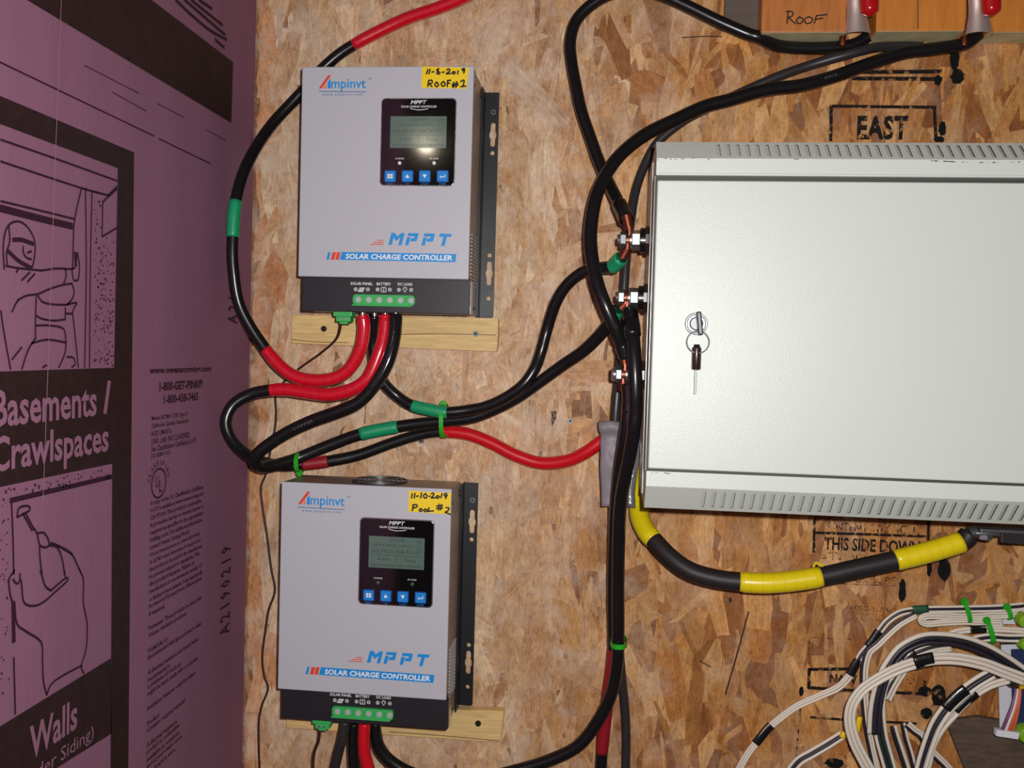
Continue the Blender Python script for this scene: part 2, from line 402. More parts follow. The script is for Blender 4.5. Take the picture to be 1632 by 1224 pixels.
foam = box('wall_left', XF-.05, XF, .0035, 1.15, .3, 2.7, 'foam', bev=.0008); foam['kind'] = 'structure'
# ------------------------------------------------------------------ foam board prints
FO = .0006
def fz(lst, ox, oy, s=3.886): return [[PX(ox+x_/s, oy+y_/s) for x_, y_ in pl] for pl in lst]
def fpoly(name, pts, m, off=FO):
    return poly(name, [PX(*p)+NF*off for p in pts][::-1], m, foam)
LX = -140
def ly(x0, y0, x1, y1, x_): return y0+(y1-y0)*(x_-x0)/(x1-x0)
fpoly('black_print', [(LX, -110), (241, 0), (371, 99), (368, 196), (42, 0), (LX, ly(42, 0, 368, 196, LX))][1:5]+[(-20, -37), (150, -69)], 'foam_ink')
fpoly('black_print', [(LX, ly(0, 153, 213, 243, LX)), (213, 243), (187, 268), (LX, ly(0, 198, 187, 268, LX))], 'foam_ink')
fpoly('black_print', [(213, 243), (203, 1300), (175, 1300), (178, 739), (181, 586), (187, 268)], 'foam_ink')
fpoly('black_print', [(LX, ly(0, 592, 181, 586, LX)), (181, 586), (178, 739), (LX, ly(0, 776, 178, 739, LX))], 'foam_ink')
fpoly('black_print', [(LX, ly(0, 1157, 176, 1049, LX)), (176, 1049), (177, 1169), (80, 1230), (-60, 1318), (LX, 1360)], 'foam_ink')
# white lettering
def ftext(body, x0, y0c, x1, y1c, m, off=.001, name='lettering_print', **k):
    """x0, x1 pixel ends; y0c, y1c top and bottom pixel at the middle of the text"""
    a = PX(x0, (y0c+y1c)/2); b_ = PX(x1, (y0c+y1c)/2); yc = (a.y+b_.y)/2; cx = (x0+x1)/2
    best = min((abs(PX(x0+(x1-x0)*t/40, (y0c+y1c)/2).y-yc), x0+(x1-x0)*t/40) for t in range(41))[1]
    c0, c1 = PX(best, y0c), PX(best, y1c)
    return text(name, body, Vector((XF, yc, (c0.z+c1.z)/2)), UF, UZ, b_.y-a.y, c0.z-c1.z, m, foam, off=off, **k)
def ftexty(body, px, y_top, y_bot, wy, m, align='L', off=.001, name='lettering_print', **k):
    """starts at pixel column px with given pixel top / bottom there; wy = width in metres"""
    c0, c1 = PX(px, y_top), PX(px, y_bot); sgn = 1 if align == 'L' else -1
    cen = Vector((XF, c0.y+sgn*wy/2, (c0.z+c1.z)/2))
    return text(name, body, cen, UF, UZ, wy, c0.z-c1.z, m, foam, off=off, **k)
wB = (PX(153, 640).y-PX(-34, 645).y)*.905
ftexty('Basements', 153, 612, 663, wB, 'foam_text', 'R', bold=.022)
strokes('lettering_print', [[PX(166, 657), PX(172.5, 609)]], .006, 'foam_text', foam, NF, .001)
wC = (PX(172, 700).y-PX(-26, 720).y)*.955
ftexty('Crawlspaces', 172, 672, 733, wC, 'foam_text', 'R', bold=.022)
ftexty('Walls', 122, 1110, 1160, PX(122, 1130).y-PX(46, 1170).y, 'foam_text', 'R', bold=.022)
ftexty('(Under Siding)', 148, 1154, 1181, PX(148, 1160).y-PX(20, 1230).y, 'foam_text', 'R')
ftext('www.owenscorning.com', 237, 584, 335, 597, 'foam_line', bold=.035)
ftext('1-800-GET-PINK®', 253, 606, 322, 621, 'foam_line', bold=.035)
ftext('1-800-438-7465', 260, 627, 315, 641, 'foam_line', bold=.03)
z0 = PX(240, 668).z; dz = (PX(240, 668).z-PX(240, 728).z)/5
yl = PX(240, 700).y
for i, (t_, w_) in enumerate((('Meets ASTM C 578 Type X', .098), ('California Quality Standards', .100), ('HUD UM #71a', .052), ('UND. LAB. INC CLASSIFIED', .104), ('See Classification Certificate U-197', .124), ('(UL ES8811-01)', .05))):
    text('lettering_print', t_, Vector((XF, yl+w_/2*.9, z0-dz*i)), UF, UZ, w_*.9, dz*.76, 'foam_line', foam, off=.001, bold=.02)
para = ['A copy of the UL Classification Certificate', 'U-197 is available at www.owenscorning.com', 'CAUTION: This product is combustible.', 'A protective barrier or thermal barrier is',
 'required as specified in the appropriate', 'building code. For additional information,', 'contact Owens Corning World', 'World Headquarters at 1-800-GET-PINK', 'A QTRY must determine if required for',
 'the product to be used for the intended use.', 'be proved subject to standards. This', 'the product features. Failure to', 'manufacturer is recommended usually 1/2', 'or thicker is more suitable. A set material will',
 'be removed if project meets different glues', 'if wanted.', '', 'Permanent. These products are made with', 'Owens. Insulation products', '', 'FOAMULAR 150', 'Recommended with type as shown in detail', '', 'A thermal resistance and board value',
 'recommended is', 'a minimum of 1 inch per', 'might be made easily with a complete', '', 'Insulation features only fire when', '', 'Product', 'Contains recycled material', '', 'A thermal resistance', 'product is combustible', 'available in locations', 'and at your dealer store', 'This board is not a']
zp = PX(240, 803).z; dzp = (PX(240, 803).z-PX(240, 984).z)/15.6
rr_ = random.Random(3)
for i, t_ in enumerate(para):
    if not t_: continue
    w_ = min(.134, .0034*len(t_)+.004)
    text('lettering_print', t_, Vector((XF, yl+w_/2, zp-dzp*i)), UF, UZ, w_, dzp*(.86 if any(ch in t_ for ch in 'gpy') else .7), 'foam_line', foam, off=.001, res=1, bold=.03)
# the round listing mark
def ring_pts(c, r, n=28): return [c+UF*(r*math.cos(2*math.pi*k/n))+UZ*(r*math.sin(2*math.pi*k/n)) for k in range(n+1)]
uc = PX(252, 770); strokes('listing_mark', [ring_pts(uc, .0165)], .0022, 'foam_line', foam, NF, .001)
text('listing_mark', 'U', uc-UF*.004+UZ*.0025, UF, UZ, .0075, .014, 'foam_line', foam, off=.001, bold=.01)
text('listing_mark', 'L', uc+UF*.0045-UZ*.004, UF, UZ, .0065, .014, 'foam_line', foam, off=.001, bold=.01)
for k, ch in enumerate('CLASSIFIED'):
    a = math.radians(165-150*k/9); d = UF*math.cos(a)+UZ*math.sin(a); tv = d; th = UF*math.sin(a)-UZ*math.cos(a)
    text('listing_mark', ch, uc+d*.0235, th, tv, .0012 if ch == 'I' else .0046, .0062, 'foam_line', foam, off=.001, bold=.01)
for (xx, ya, yb) in ((357, 872, 1012), (370, 455, 516)):
    a, b_ = PX(xx, yb), PX(xx, ya); L_ = b_.z-a.z; n_ = 'A2190219' if L_ > .09 else 'A219'
    text('date_code_print', ' '.join(n_), Vector((XF, a.y, (a.z+b_.z)/2)), UZ, -UF, L_, .033, 'foam_line', foam, off=.001, res=1, bold=.02)
# ruled lines
strokes('ruled_line', [[PX(LX, ly(0, 100, 335, 261, LX)), PX(245, 217)], [PX(252, 221), PX(335, 261)]], .0016, 'foam_line', foam, NF, .0008)
strokes('ruled_line', [[PX(133, 104), PX(221, 149)], [PX(178, 147), PX(232, 177)], [PX(250, 165), PX(292, 187)], [PX(328, 207), PX(360, 224)]], .0010, 'foam_line', foam, NF, .0008)
strokes('scribble_print', fz([[(1085, 0), (1190, 100), (1300, 190), (1400, 245)], [(1140, 0), (1390, 215)], [(1180, 0), (1330, 120), (1375, 155)], [(1230, 0), (1310, 55)], [(1330, 245), (1385, 295)]], 0, 0), .0042, 'foam_line', foam, NF, .0008)
d1 = fz([[(0, 865), (360, 990), (720, 1120)], [(0, 1000), (500, 1165), (665, 1210)], [(665, 1210), (720, 1155)]], 0, 0)
Z2 = [[(0, 80), (230, 135), (455, 190)], [(500, 0), (460, 180), (450, 300), (445, 500)], [(525, 0), (530, 500), (520, 1110)], [(565, 30), (555, 500), (550, 1110)], [(500, 0), (670, 45)], [(632, 85), (720, 5)], [(632, 85), (628, 300)], [(628, 300), (720, 245)],
 [(20, 500), (15, 350), (40, 240), (100, 205), (160, 235), (205, 310), (212, 390), (200, 470), (190, 490)], [(140, 360), (140, 400), (160, 430), (190, 440)], [(190, 390), (165, 400)], [(50, 240), (55, 330), (35, 400), (40, 470)],
 [(30, 480), (110, 495), (250, 510)], [(250, 510), (350, 497), (440, 500), (462, 480), (475, 400)], [(475, 400), (487, 480), (480, 565), (450, 570)], [(400, 500), (405, 545), (390, 590)], [(440, 505), (448, 560)],
 [(110, 690), (160, 665), (230, 655), (300, 625), (380, 600), (440, 590)], [(440, 590), (455, 640), (440, 690), (410, 720)], [(230, 665), (260, 705), (330, 720), (410, 722)], [(110, 690), (90, 720), (70, 765)], [(220, 670), (215, 800), (215, 930)],
 [(220, 790), (260, 810), (330, 820), (400, 812)], [(400, 740), (400, 810)], [(410, 720), (470, 710), (455, 740), (440, 775), (405, 775)], [(220, 850), (300, 850), (380, 865), (400, 910), (400, 1010), (360, 1110)], [(190, 960), (290, 938), (400, 955)],
 [(0, 760), (20, 900), (60, 1120)], [(215, 930), (170, 1000), (130, 1120)], [(130, 985), (70, 1060)], [(445, 775), (465, 950), (480, 1110)], [(410, 1045), (450, 1050), (460, 1090), (440, 1108)], [(260, 1110), (285, 1095)], [(130, 570), (180, 520)], [(165, 580), (210, 530)], [(95, 520), (110, 500)]]
strokes('worker_drawing', d1+fz(Z2, 0, 300), .0021, 'foam_line', foam, NF, .0008)
strokes('worker_drawing', fz([[(0, 125), (220, 182), (440, 235)]], 0, 300), .0065, 'foam_line', foam, NF, .0009)
strokes('worker_drawing', fz([[(75, 320), (130, 320), (200, 345)], [(40, 385), (110, 450), (190, 495)], [(460, 400), (465, 480)]], 0, 300), .0040, 'foam_line', foam, NF, .0009)
Z3 = [[(65, 765), (75, 1000), (80, 1224)], [(100, 870), (110, 820), (140, 803), (175, 805), (178, 830), (140, 850), (105, 870)], [(155, 850), (205, 945)], [(140, 855), (195, 955)], [(205, 940), (225, 975), (240, 1040), (270, 1058), (300, 1045), (290, 1000), (265, 968), (230, 970)],
 [(240, 1050), (243, 1130), (255, 1224)], [(300, 1045), (350, 1060), (380, 1130), (395, 1224)], [(310, 1030), (380, 1060), (440, 1100), (480, 1180), (500, 1224)], [(330, 1035), (400, 1075), (440, 1100)]]
Z4 = [[(490, 0), (512, 60), (512, 200), (535, 330), (530, 480), (500, 590), (515, 640)], [(245, 0), (275, 95), (310, 125)], [(395, 0), (400, 45)], [(310, 125), (400, 50), (412, 65), (330, 140), (280, 185), (230, 215), (175, 218), (140, 190), (130, 100), (125, 60)],
 [(85, 0), (50, 60), (60, 160), (75, 200)], [(120, 20), (115, 70), (95, 80), (75, 55)], [(85, 200), (100, 330), (160, 380), (250, 445), (258, 560), (265, 690), (285, 770)], [(285, 770), (310, 710), (370, 660), (500, 590)], [(80, 540), (90, 890)]]
strokes('hammer_drawing', fz(Z3, 0, 600)+fz(Z4, 0, 909), .0023, 'foam_line', foam, NF, .0008)
strokes('hammer_drawing', fz([[(60, 768), (370, 695), (690, 620)]], 0, 600)+fz([[(75, 200), (80, 440)]], 0, 909), .0048, 'foam_line', foam, NF, .0009)
strokes('crease_glare', [[PX(96, -20), PX(90, 140), PX(84, 300), PX(78, 480), PX(72, 640), PX(66, 800)]], .0008, 'foam_scuff_glare', foam, NF, .0015)  # scuffed crease in the foam, its glare painted as a pale stroke
# stippling
vs, fs = [], []
rs = random.Random(8)
def dots(n, reg):
    for _ in range(n):
        a, b_ = rs.random(), rs.random(); x_, y_ = reg(a, b_); c = PX(x_, y_); r = rs.uniform(.0006, .0014)
        i0 = len(vs)
        for k in range(6): vs.append(c+NF*.0009+UF*r*math.cos(k*1.047)+UZ*r*math.sin(k*1.047))
        fs.append(tuple(range(i0, i0+6)))
dots(190, lambda a, b_: (148+32*a, 318+265*b_+(0 if a < .4 else 60*(1-b_))))
dots(60, lambda a, b_: (4+170*a, 776-37*(4+170*a)/178+5+18*b_))
dots(70, lambda a, b_: (-20+34*a, 790+330*b_))
pyd('stippling_print', vs, fs, 'foam_line', foam)['kind'] = 'stuff'
# ------------------------------------------------------------------ stamps on the strand board
def wpl(pts, Y=.0018): return [P(x_, y_, Y) for x_, y_ in pts]
strokes('stamp_frame', [wpl([(1324, 224), (1325, 168)]), wpl([(1323, 169), (1400, 170), (1491, 171)]), wpl([(1489, 170), (1492, 226)])], .0042, 'osb_ink', wall, NW, 0)
wtext('EAST', 1366, 184, 1447, 223, 'osb_ink', wall, bold=.04, space=1.1)
strokes('stamp_frame', [wpl([(1372, 115), (1500, 114)]), wpl([(1360, 125), (1500, 126)])], .0052, 'osb_ink', wall, NW, 0)
def blot(px, py, w_, h_, m='osb_black'):
    c = P(px, py, .0019); sc = 1.25/F; n_ = 18
    poly('ink_blot', [c+UX*(w_/2*sc*math.cos(a)*rs.uniform(.8, 1.1))+UZ*(h_/2*sc*math.sin(a)*rs.uniform(.85, 1.1)) for a in [2*math.pi*k/n_ for k in range(n_)]], m, wall)
for q in ((1522, 92, 15, 40), (1526, 122, 20, 24), (1495, 128, 12, 16), (1502, 205, 12, 22), (1497, 222, 16, 10), (1438, 942, 12, 38), (1505, 908, 20, 36), (1496, 1108, 24, 36), (1477, 1137, 20, 18), (1474, 1102, 22, 16), (1330, 1216, 30, 16), (1277, 1102, 8, 16), (1481, 905, 8, 30)):
    blot(*q)
for q in ((1164, 956, 5, 9, 'marker'), (1452, 1085, 12, 12, 'osb_ink_faint'), (1315, 86, 12, 12, 'osb_ink_faint')): blot(*q)
strokes('stamp_frame', [wpl([(1298, 828), (1297, 880)]), wpl([(1298, 849), (1390, 852), (1475, 855)]), wpl([(1480, 830), (1479, 880)])], .0036, 'osb_ink', wall, NW, 0)
wtext('IS INTENT STRENGTH', 1313, 835, 1465, 849, 'osb_ink_faint', wall, bold=.02)
wtext('THIS SIDE DOWN', 1313, 859, 1466, 880, 'osb_ink', wall, bold=.03)
wtext('ESTE LADO ABAJO', 1308, 882, 1440, 898, 'osb_ink_faint', wall, bold=.03)
wtext('EXPOSURE 1', 1350, 918, 1437, 930, 'osb_ink_faint', wall)
wtext('STRENGTH AXIS', 1343, 966, 1425, 974, 'osb_ink_faint', wall); wtext('THIS DIRECTION', 1356, 978, 1412, 990, 'osb_ink_faint', wall)
strokes('stamp_frame', [wpl([(1330, 930), (1440, 934)]), wpl([(1292, 1016), (1370, 1020), (1420, 1022)]), wpl([(1290, 1016), (1290, 1060)])], .0012, 'osb_ink_faint', wall, NW, 0)
strokes('stamp_frame', [wpl([(1290, 1066), (1289, 1096)]), wpl([(1290, 1067), (1360, 1066)]), wpl([(1289, 1096), (1350, 1100), (1470, 1106)]), wpl([(1472, 1108), (1474, 1086)])], .0044, 'osb_ink', wall, NW, 0)
wtext('NAW', 1322, 1075, 1366, 1090, 'osb_ink', wall, bold=.03)
strokes('stamp_frame', [wpl([(1292, 1143), (1345, 1147)]), wpl([(1400, 1150), (1460, 1153)])], .0034, 'osb_ink', wall, NW, 0)
strokes('stamp_frame', [wpl([(1275, 1130), (1268, 1224)])], .0024, 'osb_ink_faint', wall, NW, 0)
strokes('pencil_mark', [wpl([(1087, 60), (1120, 58), (1150, 58)]), wpl([(1114, 1053), (1133, 1063)])], .0014, 'marker', wall, NW, 0)
strokes('board_crack', [wpl([(1193, 975), (1181, 1020), (1164, 1080), (1156, 1107)])], .0022, 'wire_brown', wall, NW, 0)
# ================================================================== SCREWS on the board
def screw(px, py, Y, r, m, label, parent=None, group=None, dx=0, dz=0, hexa=False):
    c = P(px, py, Y) if px is not None else Vector((dx, -Y, dz))
    bm = bmesh.new(); cyl_bm(bm, c+Vector((0, .0016, 0)), c+Vector((0, -.0012, 0)), r, r*.86, 20)
    if parent is None:
        o = bmo('wood_screw', bm, m, None, smooth=True); prop(o, label, 'screw', group)
    else:
        o = bmo('screw', bm, m, parent, smooth=True)
    bm = bmesh.new(); s = r*.62; k = r*.16; a = math.radians(20)
    abox(bm, -s, s, -.0001, .0002, -k, k); abox(bm, -k, k, -.0001, .0002, -s, s)
    bmesh.ops.transform(bm, matrix=Matrix.Translation(c+Vector((0, -.0013, 0))) @ Matrix.Rotation(a, 4, 'Y'), verts=bm.verts)
    bmo('cross_slot', bm, 'marker', o)
    return o
screw(671, 702, .0018, .0048, 'screw_steel', 'grey cross-head screw just under the lowest black cable, left of the red sleeve')
screw(909, 671, .0016, .0044, 'screw_steel', 'grey cross-head screw in the bare strand board above the dipping red cable')
# ================================================================== WOOD STRIPS
def strip(p, thick, label, screws, crack=None):
    (lt, lb, rt, rb) = [P(*q, thick) for q in p]
    c = (lt+rb)/2; zb = lb.z
    t = thing('wood_strip', (c.x, 0, min(lb.z, rb.z)), label, 'wood')
    bm = bmesh.new(); f = [bm.verts.new(v) for v in (lb, rb, rt, lt)]
    k = [bm.verts.new(Vector((v.x, -.0018, v.z))) for v in (lb, rb, rt, lt)]
    bm.faces.new(f); bm.faces.new(k[::-1])
    for i in range(4): j = (i+1) % 4; bm.faces.new((f[i], k[i], k[j], f[j]))
    bmesh.ops.bevel(bm, geom=bm.edges[:], offset=.0012, segments=2, affect='EDGES')
    bmo('board', bm, 'pine', t)
    for (x_, y_, dk) in screws:
        screw(x_, y_, thick, .0046, 'dark_screw' if dk else 'screw_steel', None, t)
    for pl in (crack or []): strokes('wood_crack', [[P(x_, y_, thick+.0002) for x_, y_ in pl]], .0011, 'knot', t, NW, 0)
    return t
strip([(465, 502), (464, 547), (794, 508), (792, 560)], .019, 'pine batten under the upper grey controller, crossed by four cables', [(516, 524, True), (758, 532, False)],
      [[(465, 541), (505, 545), (555, 546)], [(640, 533), (700, 532), (790, 534)]])
strip([(456, 1124), (456, 1160), (803, 1134), (797, 1184)], .019, 'pine batten under the lower grey controller, at the picture bottom', [(762, 1153, True)], [[(620, 1166), (700, 1172), (796, 1181)]])
# ================================================================== CHARGE CONTROLLERS
def controller(ref, c2=False):
    """ref = (x_left, z_top); everything else is the same unit"""
    x0, zt = ref; Wd, HG, HT, D = (.2235, .2720, .3158, .114) if c2 else (.2215, .2662, .3098, .114); x1 = x0+Wd; DB = D-.013
    lab = ('upper grey wall-mounted charge controller with yellow ROOF sticker, above the pine batten' if not c2 else
           'lower grey wall-mounted charge controller with yellow POOL sticker and fan grille on top')
    t = thing('charge_controller', (x0+Wd/2, 0, zt-HT), lab, 'controller')
    cx0, cz0 = -.4015, 1.8570              # calibration of the upper unit: pixels of the photo -> local
    def L(px, py, d=D):                    # point of the face taken from the upper unit
        q = P(px, py, d); return Vector(((q.x-cx0)*Wd/.2215+x0, -d, zt-(cz0-q.z)*HG/.2662))
    # casing
    bm = bmesh.new(); abox(bm, x0+.0015, x1-.0015, .036, DB-.0045, zt-HT+.0015, zt-.001, .001)
    abox(bm, x0+.0008, x1-.0008, DB-.01, D-.002, zt-HG, zt-.0006, .0006)
    bmo('casing', bm, 'side_steel', t, 'brushed steel casing side')
    box('heat_sink', x0+.045, x1-.002, .0018, .036, zt-HT+.003, zt-.008, 'black_metal', t, .001)
    box('front_cover', x0, x1, D-.0035, D, zt-HG, zt, 'face_grey', t, .0016, seg=3)
    box('terminal_cover', x0+.001, x1+.0005, DB-.004, DB, zt-HT, zt-HG+.004, 'black_metal', t, .001, 'black terminal cover below the grey front')
    box('cover_edge', x1+.0002, x1+.0012, DB-.02, DB-.0042, zt-HT+.001, zt-HG-.001, 'steel', t, .0003)
    # bracket with its keyhole slots cut through
    bx0, bx1 = x1-.0005, x1+.0192; bz0, bz1 = (zt-.3185, zt-.006) if c2 else (zt-.3096, zt-.003)
    bm = bmesh.new(); cx = (bx0+bx1)/2+.0025
    def outline():
        r = .003; pts = [(bx0, bz1), (bx0, bz0)]
        pts += [(bx1-r+r*math.sin(a), bz0+r-r*math.cos(a)) for a in [math.pi/2*k/5 for k in range(6)]]
        pts += [(bx1, bz1)]; return pts
    def slot(cz, h, r):
        o = []
        for k in range(9): a = math.pi*k/8; o.append((cx+r*math.cos(a), cz+h/2+r*math.sin(a)))
        o += [(cx-r, cz+.005), (cx-r*1.45, cz+.002), (cx-r*1.45, cz-.003), (cx-r, cz-.006)]
        for k in range(9): a = math.pi+math.pi*k/8; o.append((cx+r*math.cos(a), cz-h/2+r*math.sin(a)))
        o += [(cx+r, cz-.006), (cx+r*1.45, cz-.003), (cx+r*1.45, cz+.002), (cx+r, cz+.005)]; return o
    def hole(cz, r): return [(cx+r*math.cos(2*math.pi*k/16), cz+r*math.sin(2*math.pi*k/16)) for k in range(16)]
    loops = [outline(), slot(zt-.060, .026, .0034), hole(zt-.0850, .0030), slot(bz0+.073-.012, .026, .0034), hole(bz0+.0265, .0030), hole(bz0+.0855, .0030)]
    Yb = .0085
    edges = []; lp = []
    for pts in loops:
        vv = [bm.verts.new((x_, -Yb, z_)) for x_, z_ in pts]; lp.append(vv)
        edges += [bm.edges.new((vv[i], vv[(i+1) % len(vv)])) for i in range(len(vv))]
    bmesh.ops.triangle_fill(bm, use_beauty=True, edges=edges, normal=(0, -1, 0))
    g = bmesh.ops.extrude_face_region(bm, geom=bm.faces[:])
    for v in [e for e in g['geom'] if isinstance(e, bmesh.types.BMVert)]: v.co.y += .002
    bmo('mounting_bracket', bm, 'bracket_black', t, 'black perforated mounting bracket')
    box('bracket_web', bx0-.001, bx0+.001, .0018, .034, bz0, bz1, 'bracket_black', t)
    screw(None, None, Yb, .0042, 'screw_steel', None, t, dx=cx, dz=zt-.030)
    # fan grille on top
    fx, fy = x0+.118, -(D-.048)
    bm = bmesh.new(); cyl_bm(bm, (fx, fy, zt-.002), (fx, fy, zt+.0001), .037, n=40); fan = bmo('fan_opening', bm, 'marker', t, 'dark fan opening', True)
    for k, rr in enumerate((.010, .0165, .023, .0295, .036)):
        tube('grille_ring', [Vector((fx+rr*math.cos(a), fy+rr*math.sin(a), zt+.0008)) for a in [2*math.pi*i/36 for i in range(36)]], .0009, 'dull_steel', fan, n=6, raw=True, closed=True)
    for a in (0, math.pi/2, math.pi/4, -math.pi/4):
        d = Vector((math.cos(a), math.sin(a), 0))*.036; c = Vector((fx, fy, zt+.0006))
        cyl('grille_bar', c-d, c+d, .0010, 'steel', fan, n=8)
    cyl('fan_hub', (fx, fy, zt-.0005), (fx, fy, zt+.0008), .006, 'steel', fan)
    # side ventilation slots
    for k in range(15):
        z_ = zt-HG+.058-k*.0046
        box('vent_slot', x1-.0016, x1+.0004, .046, .094, z_, z_+.0014, 'face_grey', t)
    for (yy, zz) in ((.095, zt-HT+.014), (.055, zt-HT+.010), (.045, zt-.012), (.045, zt-.018), (.1, zt-.02)):
        cyl('rivet', (x1-.0016, -yy, zz), (x1-.0004, -yy, zz), .0022, 'dark_screw', t, n=10)
    # --- printing on the face
    def tx(body, a, b_, c_, d_, m, name='lettering', d=D, **k):
        q0, q1 = L(a, (b_+d_)/2, d), L(c_, (b_+d_)/2, d); v0, v1 = L((a+c_)/2, b_, d), L((a+c_)/2, d_, d)
        return text(name, body, Vector(((q0.x+q1.x)/2, -d, (v0.z+v1.z)/2)), UX, UZ, q1.x-q0.x, v0.z-v1.z, m, t, **k)
    def bar(pts, m, name='lettering', d=D, off=.0003):
        return poly(name, [L(x_, y_, d)+NW*off for x_, y_ in pts][::-1], m, t)
    bar([(508, 141), (513, 141), (528, 120), (523, 120)], 'print_red', 'logo_print'); bar([(515, 141), (520, 141), (521, 132)], 'print_pale_red', 'logo_print')
    bar([(522, 141), (527, 141), (527, 125), (523, 130)], 'print_blue', 'logo_print')
    tx('mpinvt', 528, 126, 583, 145.5, 'print_blue', 'logo_print', bold=.012); tx('TM', 586, 124, 592, 127.5, 'print_blue_dark', 'logo_print')
    bar([(508, 145.2), (508, 146.4), (583, 147), (583, 145.8)], 'print_blue_dark', 'logo_print')
    tx('www.ampinvt.com', 514, 148.5, 578, 154, 'print_blue_dark', 'logo_print', space=1.25)
    def lt(x_, lst):
        for q in lst:
            bar([(619.5+x_+a+5.0*(1-b_/19.0)-.5, 371+b_+.018*(x_+a)) for a, b_ in q][::-1], 'print_blue', 'lettering')
    R4 = lambda a, b_, c_, d_: [(a, b_), (c_, b_), (c_, d_), (a, d_)]
    lt(0, [R4(0, 0, 5.4, 19.5), R4(15.8, 0, 21.2, 19.5), [(5.4, 0), (10.6, 5.6), (10.6, 13.2), (5.4, 7)], [(15.8, 0), (15.8, 7), (10.6, 13.2), (10.6, 5.6)]])
    for o_ in (26.5, 52.5): lt(o_, [R4(0, 0, 17, 5), R4(0, 6.5, 5.6, 19.5), R4(11.4, 5, 17, 8), R4(6.6, 8, 16.8, 13)])
    lt(77, [R4(0, 0, 19, 5), R4(7, 5, 12.6, 19.5)])
    for k in range(3):
        y_ = 382.3+3.3*k; bar([(602-6*k, y_+.0), (601-6*k, y_+1.4), (611, y_+1.4), (612, y_)], 'print_red')
    bar([(545, 401.5), (541.5, 414), (726, 418), (727.5, 405)], 'print_blue', 'title_bar')
    bar([(523, 402), (520, 414), (524, 414), (527, 402)], 'print_blue', 'title_bar')
    bar([(530, 402), (527, 414), (533, 414), (536, 402)], 'print_red', 'title_bar'); bar([(537, 402), (534.5, 414), (540, 414), (543, 402)], 'print_red', 'title_bar')
    tx('SOLAR CHARGE CONTROLLER', 551, 405.5, 721, 414, 'print_white', 'lettering', shear=.1, bold=.03, off=.0006)
    # --- terminal cover print
    d2 = DB
    for s_, a, b_ in (('SOLAR PANEL', 559, 594), ('BATTERY', 600.5, 623), ('DC LOAD', 634, 657.5)):
        tx(s_, a, 449.8+(a-559)*.012, b_, 454.3+(a-559)*.012, 'print_white', d=d2, bold=.015)
    def ring(px, py, sym):
        c = L(px, py, d2)+NW*.0004; r = .0020
        strokes('terminal_symbol', [[c+UX*r*math.cos(a)+UZ*r*math.sin(a) for a in [2*math.pi*k/14 for k in range(15)]], [c-UX*.0011, c+UX*.0011]]+([[c-UZ*.0011, c+UZ*.0011]] if sym == '+' else []), .0007, 'print_white', t, NW, 0)
    for px, sy in ((567, '+'), (586.5, '-'), (602, '+'), (621.5, '-'), (636, '+'), (655.5, '-')): ring(px, 461+(px-567)*.012, sy)
    for k in range(3): bar([(573+k*.0-k*1.3, 458.5+2.5*k), (572.5-k*1.3, 460+2.5*k), (581-k*1.3, 460.2+2.5*k), (582-k*1.3, 458.5+2.5*k)], 'print_white', 'terminal_symbol', d=d2)
    c = L(611.5, 461.8, d2)+NW*.0004; a_ = .0032; b2 = .0026
    strokes('terminal_symbol', [[c+UX*-a_+UZ*b2, c+UX*a_+UZ*b2], [c+UX*a_+UZ*b2, c+UX*a_-UZ*b2], [c+UX*a_-UZ*b2, c-UX*a_-UZ*b2], [c-UX*a_-UZ*b2, c-UX*a_+UZ*b2], [c-UX*.0018+UZ*.0036, c-UX*.0018+UZ*.0026], [c+UX*.0018+UZ*.0036, c+UX*.0018+UZ*.0026], [c+UX*.0005+UZ*.0012, c-UX*.0006], [c-UX*.0006, c+UX*.0006-UZ*.0002], [c+UX*.0006-UZ*.0002, c-UX*.0005-UZ*.0014]], .0008, 'print_white', t, NW, 0)
    c = L(645.5, 461.8, d2)+NW*.0004; r = .0019
    strokes('terminal_symbol', [[c+UZ*.0006+UX*r*math.cos(a)+UZ*r*math.sin(a) for a in [math.radians(-60+300*k/10) for k in range(11)]], [c-UX*.0009-UZ*.0012, c-UX*.0008-UZ*.0028], [c+UX*.0009-UZ*.0012, c+UX*.0008-UZ*.0028], [c-UX*.0009-UZ*.0028, c+UX*.0009-UZ*.0028]]+[[c+UZ*.0006+(UX*math.cos(q)+UZ*math.sin(q))*.0026, c+UZ*.0006+(UX*math.cos(q)+UZ*math.sin(q))*.0033] for q in (0, .8, 1.57, 2.3, 3.14)], .0006, 'print_white', t, NW, 0)
    # terminal block
    q0, q1 = L(566, 470, d2), L(661.5, 487, d2)
    bm = rrect(None, (q0.x+q1.x)/2-.001, (q0.z+q1.z)/2, q1.x-q0.x+.002, .0132, .0042, DB-.002, DB+.0035); tb = bmo('terminal_block', bm, 'green_plastic', t, 'green terminal block')
    box('block_ledge', q0.x-.003, q1.x-.004, DB-.002, DB+.005, q1.z-.0022, q1.z-.0002, 'green_plastic', tb, .0005)
    for k in range(6):
        xx = q0.x+.0055+k*(q1.x-q0.x-.010)/5; zz = (q0.z+q1.z)/2
        bm = bmesh.new(); cyl_bm(bm, (xx, -(DB+.0025), zz), (xx, -(DB+.0042), zz), .0043, .0036, 16); cyl_bm(bm, (xx, -(DB+.004), zz), (xx, -(DB+.0046), zz), .0024, .0018, 12)
        bmo('clamp_screw', bm, 'screw_bright', tb, smooth=True)
        if k < 5: box('block_rib', xx+.0062, xx+.0074, DB+.003, DB+.0048, zz-.0045, zz+.0045, 'green_plastic', tb, .0004)
    # small green signal plug below
    pb = Vector((x0+.055, -(DB-.012), zt-HT))
